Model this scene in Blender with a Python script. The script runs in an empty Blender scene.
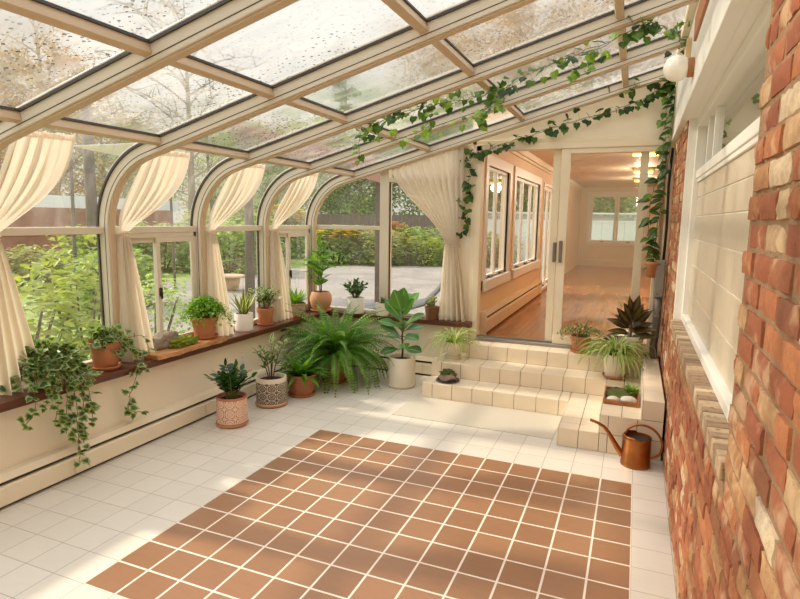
import bpy, math, random
from math import sin, cos, pi, sqrt, radians
from mathutils import Vector, Matrix
rnd = random.Random(7)
SC = bpy.context.scene
COL = SC.collection
V = Vector

# ---------------------------------------------------------------- helpers
def lin(c):
    return tuple(((x/12.92) if x <= .04045 else ((x+.055)/1.055)**2.4) for x in (v/255 for v in c)) + (1.0,)

class MB:
    """collects geometry for ONE mesh object"""
    def __init__(s):
        s.v = []; s.f = []; s.uv = []; s.r = []; s.mi = []
    def add(s, vs, fs, uvs=None, r=0.0, mi=0):
        o = len(s.v)
        s.v.extend([tuple(p) for p in vs])
        s.uv.extend(uvs if uvs else [(0, 0)]*len(vs))
        for f in fs:
            s.f.append(tuple(i+o for i in f)); s.r.append(r); s.mi.append(mi)
    def box(s, a, b, r=0.0, mi=0):
        x0, y0, z0 = a; x1, y1, z1 = b
        vs = [(x0,y0,z0),(x1,y0,z0),(x1,y1,z0),(x0,y1,z0),(x0,y0,z1),(x1,y0,z1),(x1,y1,z1),(x0,y1,z1)]
        s.add(vs, [(0,3,2,1),(4,5,6,7),(0,1,5,4),(1,2,6,5),(2,3,7,6),(3,0,4,7)], None, r, mi)
    def prism(s, poly, fn, t0, t1, r=0.0, mi=0):
        """extrude a 2-D polygon: fn(a, b, t) -> point"""
        n = len(poly)
        vs = [fn(a, b, t0) for a, b in poly]+[fn(a, b, t1) for a, b in poly]
        fs = [tuple(range(n))[::-1], tuple(range(n, 2*n))]+[(i, (i+1) % n, n+(i+1) % n, n+i) for i in range(n)]
        s.add(vs, fs, None, r, mi)
    def tube(s, path, rad, n=8, r=0.0, mi=0, cap=True):
        path = [V(p) for p in path]; m = len(path)
        if not isinstance(rad, (list, tuple)): rad = [rad]*m
        vs = []; up = None
        for i, p in enumerate(path):
            d = (path[min(i+1, m-1)]-path[max(i-1, 0)])
            d = d.normalized() if d.length > 1e-9 else V((0, 0, 1))
            if up is None:
                up = V((0, 0, 1)) if abs(d.z) < .9 else V((1, 0, 0))
            a = d.cross(up); a = a.normalized() if a.length > 1e-6 else d.orthogonal().normalized()
            b = a.cross(d); up = b
            for k in range(n):
                t = 2*pi*k/n
                vs.append(p+(a*cos(t)+b*sin(t))*rad[i])
        fs = [(i*n+k, i*n+(k+1) % n, (i+1)*n+(k+1) % n, (i+1)*n+k) for i in range(m-1) for k in range(n)]
        if cap: fs += [tuple(range(n))[::-1], tuple(range((m-1)*n, m*n))]
        s.add(vs, fs, None, r, mi)
    def lathe(s, prof, n=28, c=(0, 0, 0), r=0.0, mi=0):
        vs = []; fs = []; m = len(prof); uvs = []
        for i, (q, z) in enumerate(prof):
            for k in range(n):
                t = 2*pi*k/n
                vs.append((c[0]+q*cos(t), c[1]+q*sin(t), c[2]+z)); uvs.append((k/n, z))
        for i in range(m-1):
            for k in range(n):
                fs.append((i*n+k, i*n+(k+1) % n, (i+1)*n+(k+1) % n, (i+1)*n+k))
        fs.append(tuple(range(n))[::-1])
        if prof[-1][0] > 1e-4: fs.append(tuple(range((m-1)*n, m*n)))
        s.add(vs, fs, uvs, r, mi)
    def grid(s, fn, nu, nv, r=0.0, mi=0, flip=False):
        vs = [fn(i/nu, j/nv) for j in range(nv+1) for i in range(nu+1)]
        uvs = [(i/nu, j/nv) for j in range(nv+1) for i in range(nu+1)]
        w = nu+1
        fs = [(j*w+i, j*w+i+1, (j+1)*w+i+1, (j+1)*w+i) for j in range(nv) for i in range(nu)]
        if flip: fs = [f[::-1] for f in fs]
        s.add(vs, fs, uvs, r, mi)
    def build(s, name, mats, parent=None, loc=None, smooth=False, bevel=0, solid=0, subd=0):
        me = bpy.data.meshes.new(name)
        me.from_pydata(s.v, [], s.f)
        uvl = me.uv_layers.new(name='UVMap')
        li = [0]*len(me.loops); me.loops.foreach_get('vertex_index', li)
        flat = [0.0]*(2*len(li))
        for i, k in enumerate(li): flat[2*i], flat[2*i+1] = s.uv[k]
        uvl.data.foreach_set('uv', flat)
        at = me.attributes.new('rnd', 'FLOAT', 'FACE'); at.data.foreach_set('value', s.r)
        if not isinstance(mats, (list, tuple)): mats = [mats]
        for m in mats: me.materials.append(m)
        me.polygons.foreach_set('material_index', s.mi)
        if smooth: me.polygons.foreach_set('use_smooth', [True]*len(s.f))
        me.update()
        o = bpy.data.objects.new(name, me); COL.objects.link(o)
        if parent: o.parent = parent
        if loc: o.location = loc
        if bevel:
            b = o.modifiers.new('Bevel', 'BEVEL'); b.width = bevel; b.segments = 2; b.limit_method = 'ANGLE'
        if solid:
            b = o.modifiers.new('Solidify', 'SOLIDIFY'); b.thickness = solid; b.offset = 0
        if subd:
            b = o.modifiers.new('Subsurf', 'SUBSURF'); b.levels = subd; b.render_levels = subd
        return o

def tag(o, label, cat, group=None):
    o['label'] = label; o['category'] = cat
    if group: o['group'] = group
    return o
def thing(name, label, cat, loc=(0, 0, 0), rz=0, group=None):
    o = bpy.data.objects.new(name, None); COL.objects.link(o)
    o.empty_display_size = .05
    o.location = loc; o.rotation_euler = (0, 0, rz)
    return tag(o, label, cat, group)
def struct(o):
    o['kind'] = 'structure'; return o
def sempty(name):
    o = bpy.data.objects.new(name, None); COL.objects.link(o); o.empty_display_size = .05
    return struct(o)
def dup(root, loc, rz, label, scale=1.0, group=None):
    r = root.copy(); COL.objects.link(r); r.location = loc; r.rotation_euler = (0, 0, rz)
    r.scale = (scale,)*3 if not isinstance(scale, tuple) else scale
    r['label'] = label
    if group: r['group'] = group
    for ch in list(root.children):
        c = ch.copy(); COL.objects.link(c); c.parent = r
        for g in list(ch.children):
            d = g.copy(); COL.objects.link(d); d.parent = c
    return r

# ---------------------------------------------------------------- materials
class NT:
    def __init__(s, name):
        s.m = bpy.data.materials.new(name); s.m.use_nodes = True
        s.t = s.m.node_tree; s.t.nodes.clear()
        s.out = s.n('ShaderNodeOutputMaterial')
    def n(s, typ, **kw):
        nd = s.t.nodes.new(typ)
        for k, v in kw.items():
            if k.startswith('_'): setattr(nd, k[1:], v)
            else: s.set(nd, k, v)
        return nd
    def set(s, nd, k, v):
        k = k.replace('__', ' ')
        sock = nd.inputs[int(k[1:])] if k[0] == 'i' and k[1:].isdigit() else nd.inputs[k]
        if hasattr(v, 'bl_idname') and hasattr(v, 'outputs'): v = v.outputs[0]
        if isinstance(v, bpy.types.NodeSocket): s.t.links.new(v, sock)
        else: sock.default_value = v
    def math(s, op, a, b=None, c=None, clamp=False):
        nd = s.n('ShaderNodeMath', _operation=op, _use_clamp=clamp)
        s.set(nd, 'i0', a)
        if b is not None: s.set(nd, 'i1', b)
        if c is not None: s.set(nd, 'i2', c)
        return nd.outputs[0]
    def mix(s, f, a, b, blend='MIX'):
        nd = s.n('ShaderNodeMix', _data_type='RGBA', _blend_type=blend)
        s.set(nd, 'i0', f); s.set(nd, 'i6', a); s.set(nd, 'i7', b)
        return nd.outputs[2]
    def ramp(s, f, stops):
        nd = s.n('ShaderNodeValToRGB'); s.set(nd, 'Fac', f)
        el = nd.color_ramp.elements
        while len(el) < len(stops): el.new(.5)
        for e, (p, c) in zip(el, stops): e.position = p; e.color = c
        return nd.outputs[0]
    def noise(s, scale, detail=3, rough=.55, vec=None, dist=0):
        nd = s.n('ShaderNodeTexNoise', Scale=scale, Detail=detail, Roughness=rough, Distortion=dist)
        if vec is not None: s.set(nd, 'Vector', vec)
        return nd.outputs['Fac']
    def obj(s): return s.n('ShaderNodeTexCoord').outputs['Object']
    def sep(s, v): return s.n('ShaderNodeSeparateXYZ', Vector=v).outputs
    def smooth(s, x, a, b):
        nd = s.n('ShaderNodeMapRange', _interpolation_type='SMOOTHSTEP')
        s.set(nd, 'i0', x); s.set(nd, 'i1', a); s.set(nd, 'i2', b)
        return nd.outputs[0]
    def bump(s, h, strength=.3, dist=.01):
        return s.n('ShaderNodeBump', Strength=strength, Distance=dist, Height=h).outputs[0]
    def bsdf(s, col, rough=.5, nrm=None, **kw):
        p = s.n('ShaderNodeBsdfPrincipled')
        s.set(p, 'Base Color', col); s.set(p, 'Roughness', rough)
        if nrm is not None: s.set(p, 'Normal', nrm)
        for k, v in kw.items(): s.set(p, k, v)
        return p
    def done(s, sh):
        s.set(s.out, 'Surface', sh); return s.m

def simple(name, c, rough=.5, var=.12, scale=6, bump=0, bscale=60, metal=0, spec=None):
    t = NT(name); o = t.obj()
    dark = tuple(x*(1-var) for x in lin(c)[:3])+(1,)
    lite = tuple(min(1, x*(1+var)) for x in lin(c)[:3])+(1,)
    col = t.mix(t.noise(scale, 4, vec=o), dark, lite)
    kw = {}
    if spec is not None: kw['Specular IOR Level'] = spec
    n = t.bump(t.noise(bscale, 4, vec=o), bump, .01) if bump else None
    return t.done(t.bsdf(col, rough, n, Metallic=metal, **kw))

def leafmat(name, c1, c2, edge=None, mid=None, trans=.35, rough=.42, centre=None, back=None):
    t = NT(name)
    a = t.n('ShaderNodeAttribute', _attribute_name='rnd')
    col = t.mix(a.outputs['Fac'], lin(c1), lin(c2))
    uv = t.sep(t.n('ShaderNodeTexCoord').outputs['UV'])
    o = t.obj()
    if mid: col = t.mix(t.math('MULTIPLY', t.smooth(uv[0], .16, .03), .7), col, lin(mid))
    if centre: col = t.mix(t.smooth(t.math('ADD', uv[0], t.math('MULTIPLY', t.noise(40, 2, vec=o), .5)), .75, .45), col, lin(centre))
    if edge:
        m = t.smooth(t.math('ADD', uv[0], t.math('MULTIPLY', t.math('SUBTRACT', t.noise(45, 2, vec=o), .5), .9)), .52, .74)
        col = t.mix(m, col, lin(edge))
    if back:
        g = t.n('ShaderNodeNewGeometry')
        col = t.mix(g.outputs['Backfacing'], col, lin(back))
    p = t.bsdf(col, rough)
    tr = t.n('ShaderNodeBsdfTranslucent')
    t.set(tr, 'Color', t.mix(.5, col, lin((205, 215, 60)), 'SOFT_LIGHT'))
    mx = t.n('ShaderNodeMixShader', Fac=trans); t.set(mx, 'i1', p); t.set(mx, 'i2', tr)
    return t.done(mx)

def glassmat(name, tint=(.96, .97, .95), refl=.55, base=.05, haze=0.0, wet=False, hazecol=(220, 215, 205)):
    t = NT(name); o = t.obj()
    tr = t.n('ShaderNodeBsdfTransparent', Color=tint+(1,))
    lw = t.n('ShaderNodeLayerWeight', Blend=.5)
    f = t.math('ADD', t.math('MULTIPLY', t.math('POWER', lw.outputs['Facing'], 3.5), refl), base)
    gl = t.n('ShaderNodeBsdfGlossy', Roughness=.02); t.set(gl, 'Color', (.95, .95, .95, 1))
    sh = t.n('ShaderNodeMixShader'); t.set(sh, 'Fac', f); t.set(sh, 'i1', tr); t.set(sh, 'i2', gl)
    if haze:
        d = t.n('ShaderNodeBsdfTranslucent', Color=lin(hazecol))
        df = t.n('ShaderNodeBsdfDiffuse', Color=lin(hazecol))
        hz = t.n('ShaderNodeMixShader', Fac=.35); t.set(hz, 'i1', d); t.set(hz, 'i2', df)
        mp = t.n('ShaderNodeMapping'); t.set(mp, 'Vector', o); mp.inputs['Scale'].default_value = (1, 2.5, 1)
        k = t.math('MULTIPLY', t.smooth(t.noise(2.2, 4, .6, vec=mp, dist=.6), .3, .75), haze)
        m2 = t.n('ShaderNodeMixShader'); t.set(m2, 'Fac', t.math('ADD', k, haze*.25)); t.set(m2, 'i1', sh); t.set(m2, 'i2', hz)
        sh = m2
    if wet:
        bl = t.n('ShaderNodeBsdfRefraction', IOR=1.02, Roughness=.55, Color=(.93, .93, .92, 1))
        mb_ = t.n('ShaderNodeMixShader'); t.set(mb_, 'Fac', t.math('MULTIPLY', t.smooth(t.noise(1.1, 3, .6, vec=o), .3, .62), .62)); t.set(mb_, 'i1', sh); t.set(mb_, 'i2', bl)
        sh = mb_
        v = t.n('ShaderNodeTexVoronoi', Scale=42, Randomness=1); t.set(v, 'Vector', o)
        v2 = t.n('ShaderNodeTexVoronoi', Scale=24, Randomness=1); t.set(v2, 'Vector', o)
        pat = t.smooth(t.noise(1.6, 2, vec=o), .42, .6)
        sz = t.math('MULTIPLY', t.sep(v.outputs['Color'])[0], .36)
        d1 = t.math('LESS_THAN', v.outputs['Distance'], sz)
        d2 = t.math('LESS_THAN', v2.outputs['Distance'], t.math('MULTIPLY', t.sep(v2.outputs['Color'])[1], .25))
        msk = t.math('MULTIPLY', t.math('MAXIMUM', d1, d2), t.math('ADD', t.math('MULTIPLY', pat, .65), .2))
        h = t.math('MINIMUM', v.outputs['Distance'], v2.outputs['Distance'])
        rf = t.n('ShaderNodeBsdfRefraction', IOR=1.33, Roughness=.05, Color=(.9, .9, .9, 1))
        t.set(rf, 'Normal', t.bump(h, 1.0, .02))
        m3 = t.n('ShaderNodeMixShader'); t.set(m3, 'Fac', t.math('MULTIPLY', msk, .85)); t.set(m3, 'i1', sh); t.set(m3, 'i2', rf)
        sh = m3
    return t.done(sh)

def emis(name, c, s, base=None):
    t = NT(name)
    p = t.bsdf(lin(base or c), .5); t.set(p, 'Emission Color', lin(c)); t.set(p, 'Emission Strength', s)
    return t.done(p)

M = {}
M['cream'] = simple('cream_paint', (236, 222, 194), .55, .03)
M['wall'] = simple('wall_paint', (240, 228, 204), .6, .03)
M['frame'] = simple('frame_beige', (214, 204, 184), .42, .05, 3)
M['frame_tan'] = simple('frame_tan', (201, 178, 146), .45, .05, 3)
M['white'] = simple('white_paint', (240, 236, 226), .4, .03)
M['gasket'] = simple('black_gasket', (62, 58, 52), .6)
M['track'] = simple('grey_track', (128, 128, 124), .4, metal=.6)
M['black'] = simple('black_metal', (30, 28, 26), .4)
M['grey'] = simple('grey_box', (143, 137, 126), .5, .06)
M['pipe'] = simple('grey_pipe', (118, 112, 102), .45, .06)
M['terracotta'] = simple('terracotta', (184, 122, 82), .75, .16, 9, .15, 90)
M['terra_pale'] = simple('pale_terracotta', (200, 146, 108), .75, .1, 9, .1, 90)
M['terra_band'] = simple('aged_terracotta', (164, 102, 66), .7, .3, 12, .15, 80)
M['ceramic'] = simple('cream_ceramic', (232, 222, 200), .4, .04)
M['ceramic_white'] = simple('white_ceramic', (240, 236, 226), .3, .03)
M['brownpot'] = simple('brown_pot', (118, 82, 54), .7, .15, 12)
M['stonepot'] = simple('stone_pot', (186, 160, 128), .85, .35, 26, .5, 60)
M['soil'] = simple('soil', (54, 38, 26), .95, .4, 60, .8, 90)
M['stem'] = simple('plant_stem', (110, 112, 58), .6, .2)
M['bark'] = simple('bark', (98, 78, 58), .9, .3, 20, .6, 40)
M['hazebark'] = simple('hazy_tree_bark', (146, 130, 112), .9, .2, 4)  # background trees: bark paled to put haze into the colour
M['bark_grey'] = simple('weathered_wood', (98, 88, 78), .9, .25, 14, .5, 40)
M['rock'] = simple('rock', (146, 132, 114), .9, .35, 18, .9, 40)
M['pebble'] = simple('pebble', (206, 198, 184), .6, .15, 20, .2, 60)
M['moss'] = simple('moss', (128, 140, 38), .95, .45, 70, 1, 160)
M['moss_dark'] = simple('dark_moss', (84, 92, 40), .95, .5, 50, 1, 120)
M['plate'] = simple('dark_plate', (70, 58, 46), .4)
M['hallwall'] = simple('hall_wall', (230, 202, 166), .6, .03)
M['hallback'] = simple('hall_back_wall', (236, 224, 198), .6, .03)
M['hallceil'] = simple('hall_ceiling', (226, 198, 166), .6, .03)
M['vinyl'] = simple('white_fence_board', (226, 232, 236), .5, .04)
M['fencewood'] = simple('grey_fence_wood', (112, 98, 84), .9, .2, 3, .3, 20)
M['gardenbrick'] = simple('garden_brick', (150, 98, 76), .9, .3, 5, .4, 20)
M['post'] = simple('dark_post', (92, 78, 70), .8, .15, 8)
M['beam'] = simple('reddish_beam', (168, 120, 108), .7, .1, 6)
M['lounger'] = simple('grey_sling', (96, 98, 100), .7, .1)
M['sail'] = simple('sail_cloth', (246, 242, 232), .8, .03)
M['pool'] = simple('pool_cover', (178, 205, 220), .3, .06)
M['lampshade'] = emis('warm_lamp_glass', (255, 214, 90), 1.0)
M['globe'] = simple('opal_globe', (246, 240, 228), .25, .01)
M['woodblock'] = simple('pale_wood_block', (206, 178, 132), .6, .1)
M['lampwood'] = simple('lamp_wood', (170, 112, 70), .6, .15, 20)

def wood(name, c1, c2, rough=.35, scale=(2, 14, 14), bump=.05):
    t = NT(name); mp = t.n('ShaderNodeMapping'); t.set(mp, 'Vector', t.obj()); mp.inputs['Scale'].default_value = scale
    n = t.noise(3, 6, .65, vec=mp, dist=1.2)
    return t.done(t.bsdf(t.ramp(n, [(.3, lin(c1)), (.7, lin(c2))]), rough, t.bump(n, bump, .01)))
M['sillwood'] = wood('dark_sill_wood', (64, 34, 22), (112, 62, 40), .3, (14, 1.5, 14))
M['slab'] = wood('live_edge_wood', (150, 96, 52), (206, 152, 96), .5, (12, 2, 12))
M['tray'] = wood('tray_wood', (136, 84, 44), (176, 116, 66), .45, (2, 12, 12))

def floor_mat():
    t = NT('tile_floor'); o = t.obj(); x, y, z = t.sep(o)
    def edge(c):
        f = t.math('FRACT', t.math('ADD', t.math('DIVIDE', c, .2), 100))
        return t.math('MULTIPLY', t.math('MINIMUM', f, t.math('SUBTRACT', 1, f)), .2)
    d = t.math('MINIMUM', edge(x), edge(y))
    inx = t.math('MULTIPLY', t.math('GREATER_THAN', x, -2.4), t.math('LESS_THAN', x, 0))
    iny = t.math('MULTIPLY', t.math('GREATER_THAN', y, -2.2), t.math('LESS_THAN', y, 0))
    ins = t.math('MULTIPLY', inx, iny)
    cell = t.n('ShaderNodeCombineXYZ')
    t.set(cell, 'i0', t.math('FLOOR', t.math('DIVIDE', x, .2))); t.set(cell, 'i1', t.math('FLOOR', t.math('DIVIDE', y, .2)))
    wn = t.n('ShaderNodeTexWhiteNoise', _noise_dimensions='3D'); t.set(wn, 'Vector', cell)
    mp = t.n('ShaderNodeMapping'); t.set(mp, 'Vector', o); mp.inputs['Scale'].default_value = (6, 22, 6)
    nz = t.noise(1.5, 4, .6, vec=mp)
    tc = t.mix(t.math('ADD', t.math('MULTIPLY', wn.outputs['Value'], .45), t.math('MULTIPLY', nz, .5)), lin((138, 99, 70)), lin((168, 124, 88)))
    wc = t.mix(t.math('ADD', t.math('MULTIPLY', wn.outputs['Value'], .4), t.math('MULTIPLY', nz, .6)), lin((212, 203, 188)), lin((228, 221, 208)))
    gt = t.smooth(d, .0062, .0048); gw = t.smooth(d, .0024, .001)
    tcol = t.mix(gt, tc, lin((236, 222, 204))); wcol = t.mix(t.math('MULTIPLY', gw, .75), wc, lin((140, 125, 105)))
    col = t.mix(ins, wcol, tcol)
    g = t.math('MAXIMUM', t.math('MULTIPLY', ins, gt), t.math('MULTIPLY', t.math('SUBTRACT', 1, ins), gw))
    r = t.math('ADD', .28, t.math('MULTIPLY', g, .4))
    r = t.math('ADD', r, t.math('MULTIPLY', nz, .12))
    return t.done(t.bsdf(col, r, t.bump(t.math('SUBTRACT', t.math('MULTIPLY', nz, .15), g), .25, .003)))
M['floor'] = floor_mat()
M['steptile'] = simple('step_tile', (234, 217, 190), .35, .06, 8)
M['grout'] = simple('step_grout', (120, 96, 74), .9, .1)

def hallfloor_mat():
    t = NT('hall_floor_boards'); o = t.obj(); x, y, z = t.sep(o)
    w = .07
    row = t.math('FLOOR', t.math('DIVIDE', x, w))
    yo = t.math('ADD', y, t.math('MULTIPLY', row, .37))
    cell = t.n('ShaderNodeCombineXYZ'); t.set(cell, 'i0', row); t.set(cell, 'i1', t.math('FLOOR', t.math('DIVIDE', yo, .9)))
    wn = t.n('ShaderNodeTexWhiteNoise', _noise_dimensions='3D'); t.set(wn, 'Vector', cell)
    mp = t.n('ShaderNodeMapping'); t.set(mp, 'Vector', o); mp.inputs['Scale'].default_value = (25, 2, 2)
    nz = t.noise(2, 5, vec=mp)
    col = t.mix(t.math('ADD', t.math('MULTIPLY', wn.outputs['Value'], .6), t.math('MULTIPLY', nz, .4)), lin((150, 96, 56)), lin((188, 130, 82)))
    f = t.math('FRACT', t.math('ADD', t.math('DIVIDE', x, w), 100))
    col = t.mix(t.math('MULTIPLY', t.math('LESS_THAN', f, .03), .5), col, lin((70, 36, 20)))
    return t.done(t.bsdf(col, .22))
M['hallfloor'] = hallfloor_mat()

def brick_mat():
    t = NT('old_brick'); o = t.obj()
    a = t.n('ShaderNodeAttribute', _attribute_name='rnd').outputs['Fac']
    n1 = t.noise(28, 5, .65, vec=o); n2 = t.noise(7, 3, vec=o); n3 = t.noise(90, 3, vec=o)
    base = t.ramp(a, [(0, lin((150, 86, 58))), (.2, lin((174, 105, 68))), (.4, lin((162, 93, 62))), (.55, lin((192, 124, 78))), (.7, lin((148, 92, 64))), (.83, lin((190, 142, 94))), (.96, lin((204, 172, 130))), (1, lin((220, 202, 172)))])
    col = t.mix(t.smooth(n1, .35, .7), t.mix(.35, base, lin((120, 66, 46))), base)
    col = t.mix(t.math('MULTIPLY', t.smooth(n2, .53, .70), .5), col, lin((222, 196, 156)))  # whitewash patches, strengthened so the colour carries a tan sun glaze
    col = t.mix(t.math('MULTIPLY', t.smooth(n3, .62, .72), .35), col, lin((90, 54, 40)))
    h = t.math('ADD', n1, t.math('MULTIPLY', n3, .5))
    return t.done(t.bsdf(col, .85, t.bump(h, .55, .006)))
M['brick'] = brick_mat()
M['mortar'] = simple('mortar', (158, 126, 94), .95, .25, 30, .9, 80)

def sillbrick_mat():
    t = NT('sill_brick'); o = t.obj()
    a = t.n('ShaderNodeAttribute', _attribute_name='rnd').outputs['Fac']
    base = t.ramp(a, [(0, lin((142, 116, 92))), (.5, lin((166, 138, 108))), (.85, lin((182, 156, 124))), (1, lin((206, 184, 152)))])
    n = t.noise(40, 5, vec=o)
    return t.done(t.bsdf(t.mix(t.smooth(n, .5, .75), base, lin((130, 104, 80))), .9, t.bump(n, .5, .005)))
M['sillbrick'] = sillbrick_mat()

def curtain_mat():
    t = NT('curtain_linen'); uv = t.n('ShaderNodeTexCoord').outputs['UV']
    w1 = t.n('ShaderNodeTexWave', Scale=120, Distortion=1); t.set(w1, 'Vector', uv)
    col = t.mix(t.math('MULTIPLY', w1.outputs['Fac'], .25), lin((236, 227, 211)), lin((218, 206, 187)))
    d = t.bsdf(col, .9); tr = t.n('ShaderNodeBsdfTranslucent'); t.set(tr, 'Color', t.mix(.5, col, lin((240, 222, 194))))
    m = t.n('ShaderNodeMixShader', Fac=.48); t.set(m, 'i1', d); t.set(m, 'i2', tr)
    tp = t.n('ShaderNodeBsdfTransparent'); m2 = t.n('ShaderNodeMixShader', Fac=.08); t.set(m2, 'i1', m); t.set(m2, 'i2', tp)
    return t.done(m2)
M['curtain'] = curtain_mat()

def pattern_pot(name, c1, c2, s):
    t = NT(name); uv = t.sep(t.n('ShaderNodeTexCoord').outputs['UV'])
    def tri(x, k): return t.math('ABSOLUTE', t.math('SUBTRACT', t.math('FRACT', t.math('MULTIPLY', x, k)), .5))
    a = tri(uv[0], s); b = tri(uv[1], s*1.35)
    r = t.math('SQRT', t.math('ADD', t.math('MULTIPLY', a, a), t.math('MULTIPLY', b, b)))
    ring = t.math('LESS_THAN', t.math('ABSOLUTE', t.math('SUBTRACT', r, .34)), .07)
    dot = t.math('LESS_THAN', t.math('ABSOLUTE', t.math('SUBTRACT', t.math('ADD', a, b), .2)), .06)
    cr = t.math('LESS_THAN', t.math('ABSOLUTE', t.math('SUBTRACT', a, b)), .05)
    lat = t.math('GREATER_THAN', t.math('MAXIMUM', a, b), .45)
    m = t.math('MAXIMUM', t.math('MAXIMUM', ring, dot), t.math('MAXIMUM', cr, lat))
    band = t.math('MULTIPLY', t.math('GREATER_THAN', uv[1], .035), t.math('LESS_THAN', uv[1], .232))
    return t.done(t.bsdf(t.mix(t.math('MULTIPLY', m, band), lin(c1), lin(c2)), .6))
M['pinkpot'] = pattern_pot('pink_patterned_pot', (190, 118, 90), (236, 206, 180), 9)
M['greypot'] = pattern_pot('grey_patterned_pot', (226, 212, 188), (92, 76, 62), 10)

def mat_plastic():
    t = NT('frosted_mat'); o = t.obj()
    n = t.noise(90, 2, vec=o)
    return t.done(t.bsdf(t.mix(n, lin((196, 188, 170)), lin((210, 202, 186))), .32, t.bump(n, .3, .003)))
M['mat'] = mat_plastic()
M['reflection_backing'] = simple('olive_reflection', (150, 141, 116), .8, .05)  # olive colour stands for the tone reflected in the right window

def copper():
    t = NT('copper'); o = t.obj(); x, y, z = t.sep(o)
    n = t.noise(14, 4, vec=o)
    b = t.math('SINE', t.math('MULTIPLY', z, 420))
    return t.done(t.bsdf(t.mix(n, lin((140, 84, 44)), lin((192, 126, 74))), .32, t.bump(t.math('ADD', b, n), .12, .002), Metallic=1))
M['copper'] = copper()

def panel_mat():
    t = NT('white_panel'); o = t.obj(); x, y, z = t.sep(o)
    w = t.noise(1, 2, vec=t.n('ShaderNodeCombineXYZ', X=0, Y=t.math('MULTIPLY', y, 30), Z=0))
    rib = t.math('SINE', t.math('MULTIPLY', y, 420))
    return t.done(t.bsdf(t.mix(w, lin((192, 176, 150)), lin((220, 206, 183))), .35, t.bump(rib, .15, .002)))
M['panel'] = panel_mat()

def ground_mat():
    t = NT('lawn'); o = t.obj()
    n = t.noise(.8, 5, vec=o); n2 = t.noise(14, 4, vec=o)
    col = t.ramp(t.math('ADD', t.math('MULTIPLY', n, .5), t.math('MULTIPLY', n2, .5)), [(.3, lin((104, 128, 62))), (.55, lin((140, 156, 82))), (.75, lin((168, 166, 104)))])
    return t.done(t.bsdf(col, .95, t.bump(n2, .6, .05)))
M['lawn'] = ground_mat()
def patio_mat():
    t = NT('flagstone'); o = t.obj()
    v = t.n('ShaderNodeTexVoronoi', _feature='DISTANCE_TO_EDGE', Scale=1.3); t.set(v, 'Vector', o)
    vc = t.n('ShaderNodeTexVoronoi', Scale=1.3); t.set(vc, 'Vector', o)
    n = t.noise(5, 5, vec=o)
    col = t.mix(t.math('ADD', t.math('MULTIPLY', t.sep(vc.outputs['Color'])[0], .6), t.math('MULTIPLY', n, .4)), lin((128, 122, 117)), lin((160, 153, 146)))
    e = t.smooth(v.outputs['Distance'], .03, .012)
    return t.done(t.bsdf(t.mix(t.math('MULTIPLY', e, .6), col, lin((140, 126, 110))), .8, t.bump(t.math('SUBTRACT', n, e), .4, .01)))
M['patio'] = patio_mat()

M['glass'] = glassmat('clear_glass', haze=.08)
M['glass_curve'] = glassmat('curved_glass', haze=.2, refl=.5)
M['glass_roof'] = glassmat('roof_glass', haze=.44, wet=True, base=.06, refl=.45)
M['glass_door'] = glassmat('door_glass', haze=.05, base=.09, refl=.5)
M['glass_dark'] = glassmat('right_window_glass', base=.25, refl=.6)

L = {}
L['ivy'] = leafmat('ivy_leaf', (58, 92, 34), (92, 126, 44), mid=(150, 170, 90))
L['ivy_light'] = leafmat('light_ivy_leaf', (108, 146, 46), (150, 182, 62), mid=(190, 205, 110))
L['ivy_dark'] = leafmat('dark_ivy_leaf', (34, 62, 26), (58, 88, 36), mid=(110, 135, 70))
L['ivy_var'] = leafmat('variegated_ivy_leaf', (52, 86, 36), (82, 114, 48), edge=(160, 176, 112))
L['fern'] = leafmat('fern_leaf', (74, 128, 38), (126, 174, 60), trans=.4)
L['maiden'] = leafmat('maidenhair_leaf', (104, 156, 36), (150, 190, 58), trans=.45)
L['snake'] = leafmat('snake_leaf', (70, 98, 54), (98, 122, 70), edge=(214, 206, 128))
L['var'] = leafmat('variegated_leaf', (60, 96, 48), (92, 124, 62), edge=(210, 210, 158))
L['dark'] = leafmat('dark_leaf', (36, 66, 30), (64, 98, 42), mid=(120, 150, 80), rough=.25, trans=.2)
L['zz'] = leafmat('zz_leaf', (34, 70, 28), (58, 98, 40), rough=.22, trans=.2)
L['fig'] = leafmat('fig_leaf', (52, 104, 40), (92, 146, 58), mid=(160, 186, 110), rough=.3, trans=.25)
L['glossy'] = leafmat('glossy_leaf', (84, 136, 48), (126, 172, 66), mid=(170, 196, 110), rough=.3, trans=.3)
L['jade'] = leafmat('jade_leaf', (66, 104, 50), (96, 130, 66), rough=.3, trans=.15)
L['bright'] = leafmat('bright_leaf', (96, 150, 40), (142, 186, 62), mid=(190, 210, 110))
L['spider'] = leafmat('spider_leaf', (112, 152, 56), (142, 176, 72), edge=(226, 226, 160), trans=.35)
L['burg'] = leafmat('burgundy_leaf', (58, 44, 30), (86, 66, 40), centre=(104, 98, 54), rough=.22, trans=.12, back=(96, 50, 34))
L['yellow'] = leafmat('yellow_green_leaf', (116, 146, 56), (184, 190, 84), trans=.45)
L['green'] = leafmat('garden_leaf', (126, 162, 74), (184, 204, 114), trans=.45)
L['olive'] = leafmat('olive_leaf', (142, 152, 92), (186, 186, 124), trans=.45)
L['deep'] = leafmat('evergreen_leaf', (58, 84, 50), (92, 114, 66), trans=.3)
L['gold'] = leafmat('golden_flower', (226, 196, 40), (240, 216, 80), trans=.4)
L['orange'] = leafmat('orange_flower', (214, 130, 70), (226, 160, 96), trans=.4)
L['autumn'] = leafmat('autumn_leaf', (176, 130, 70), (206, 164, 96), trans=.45)

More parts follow.
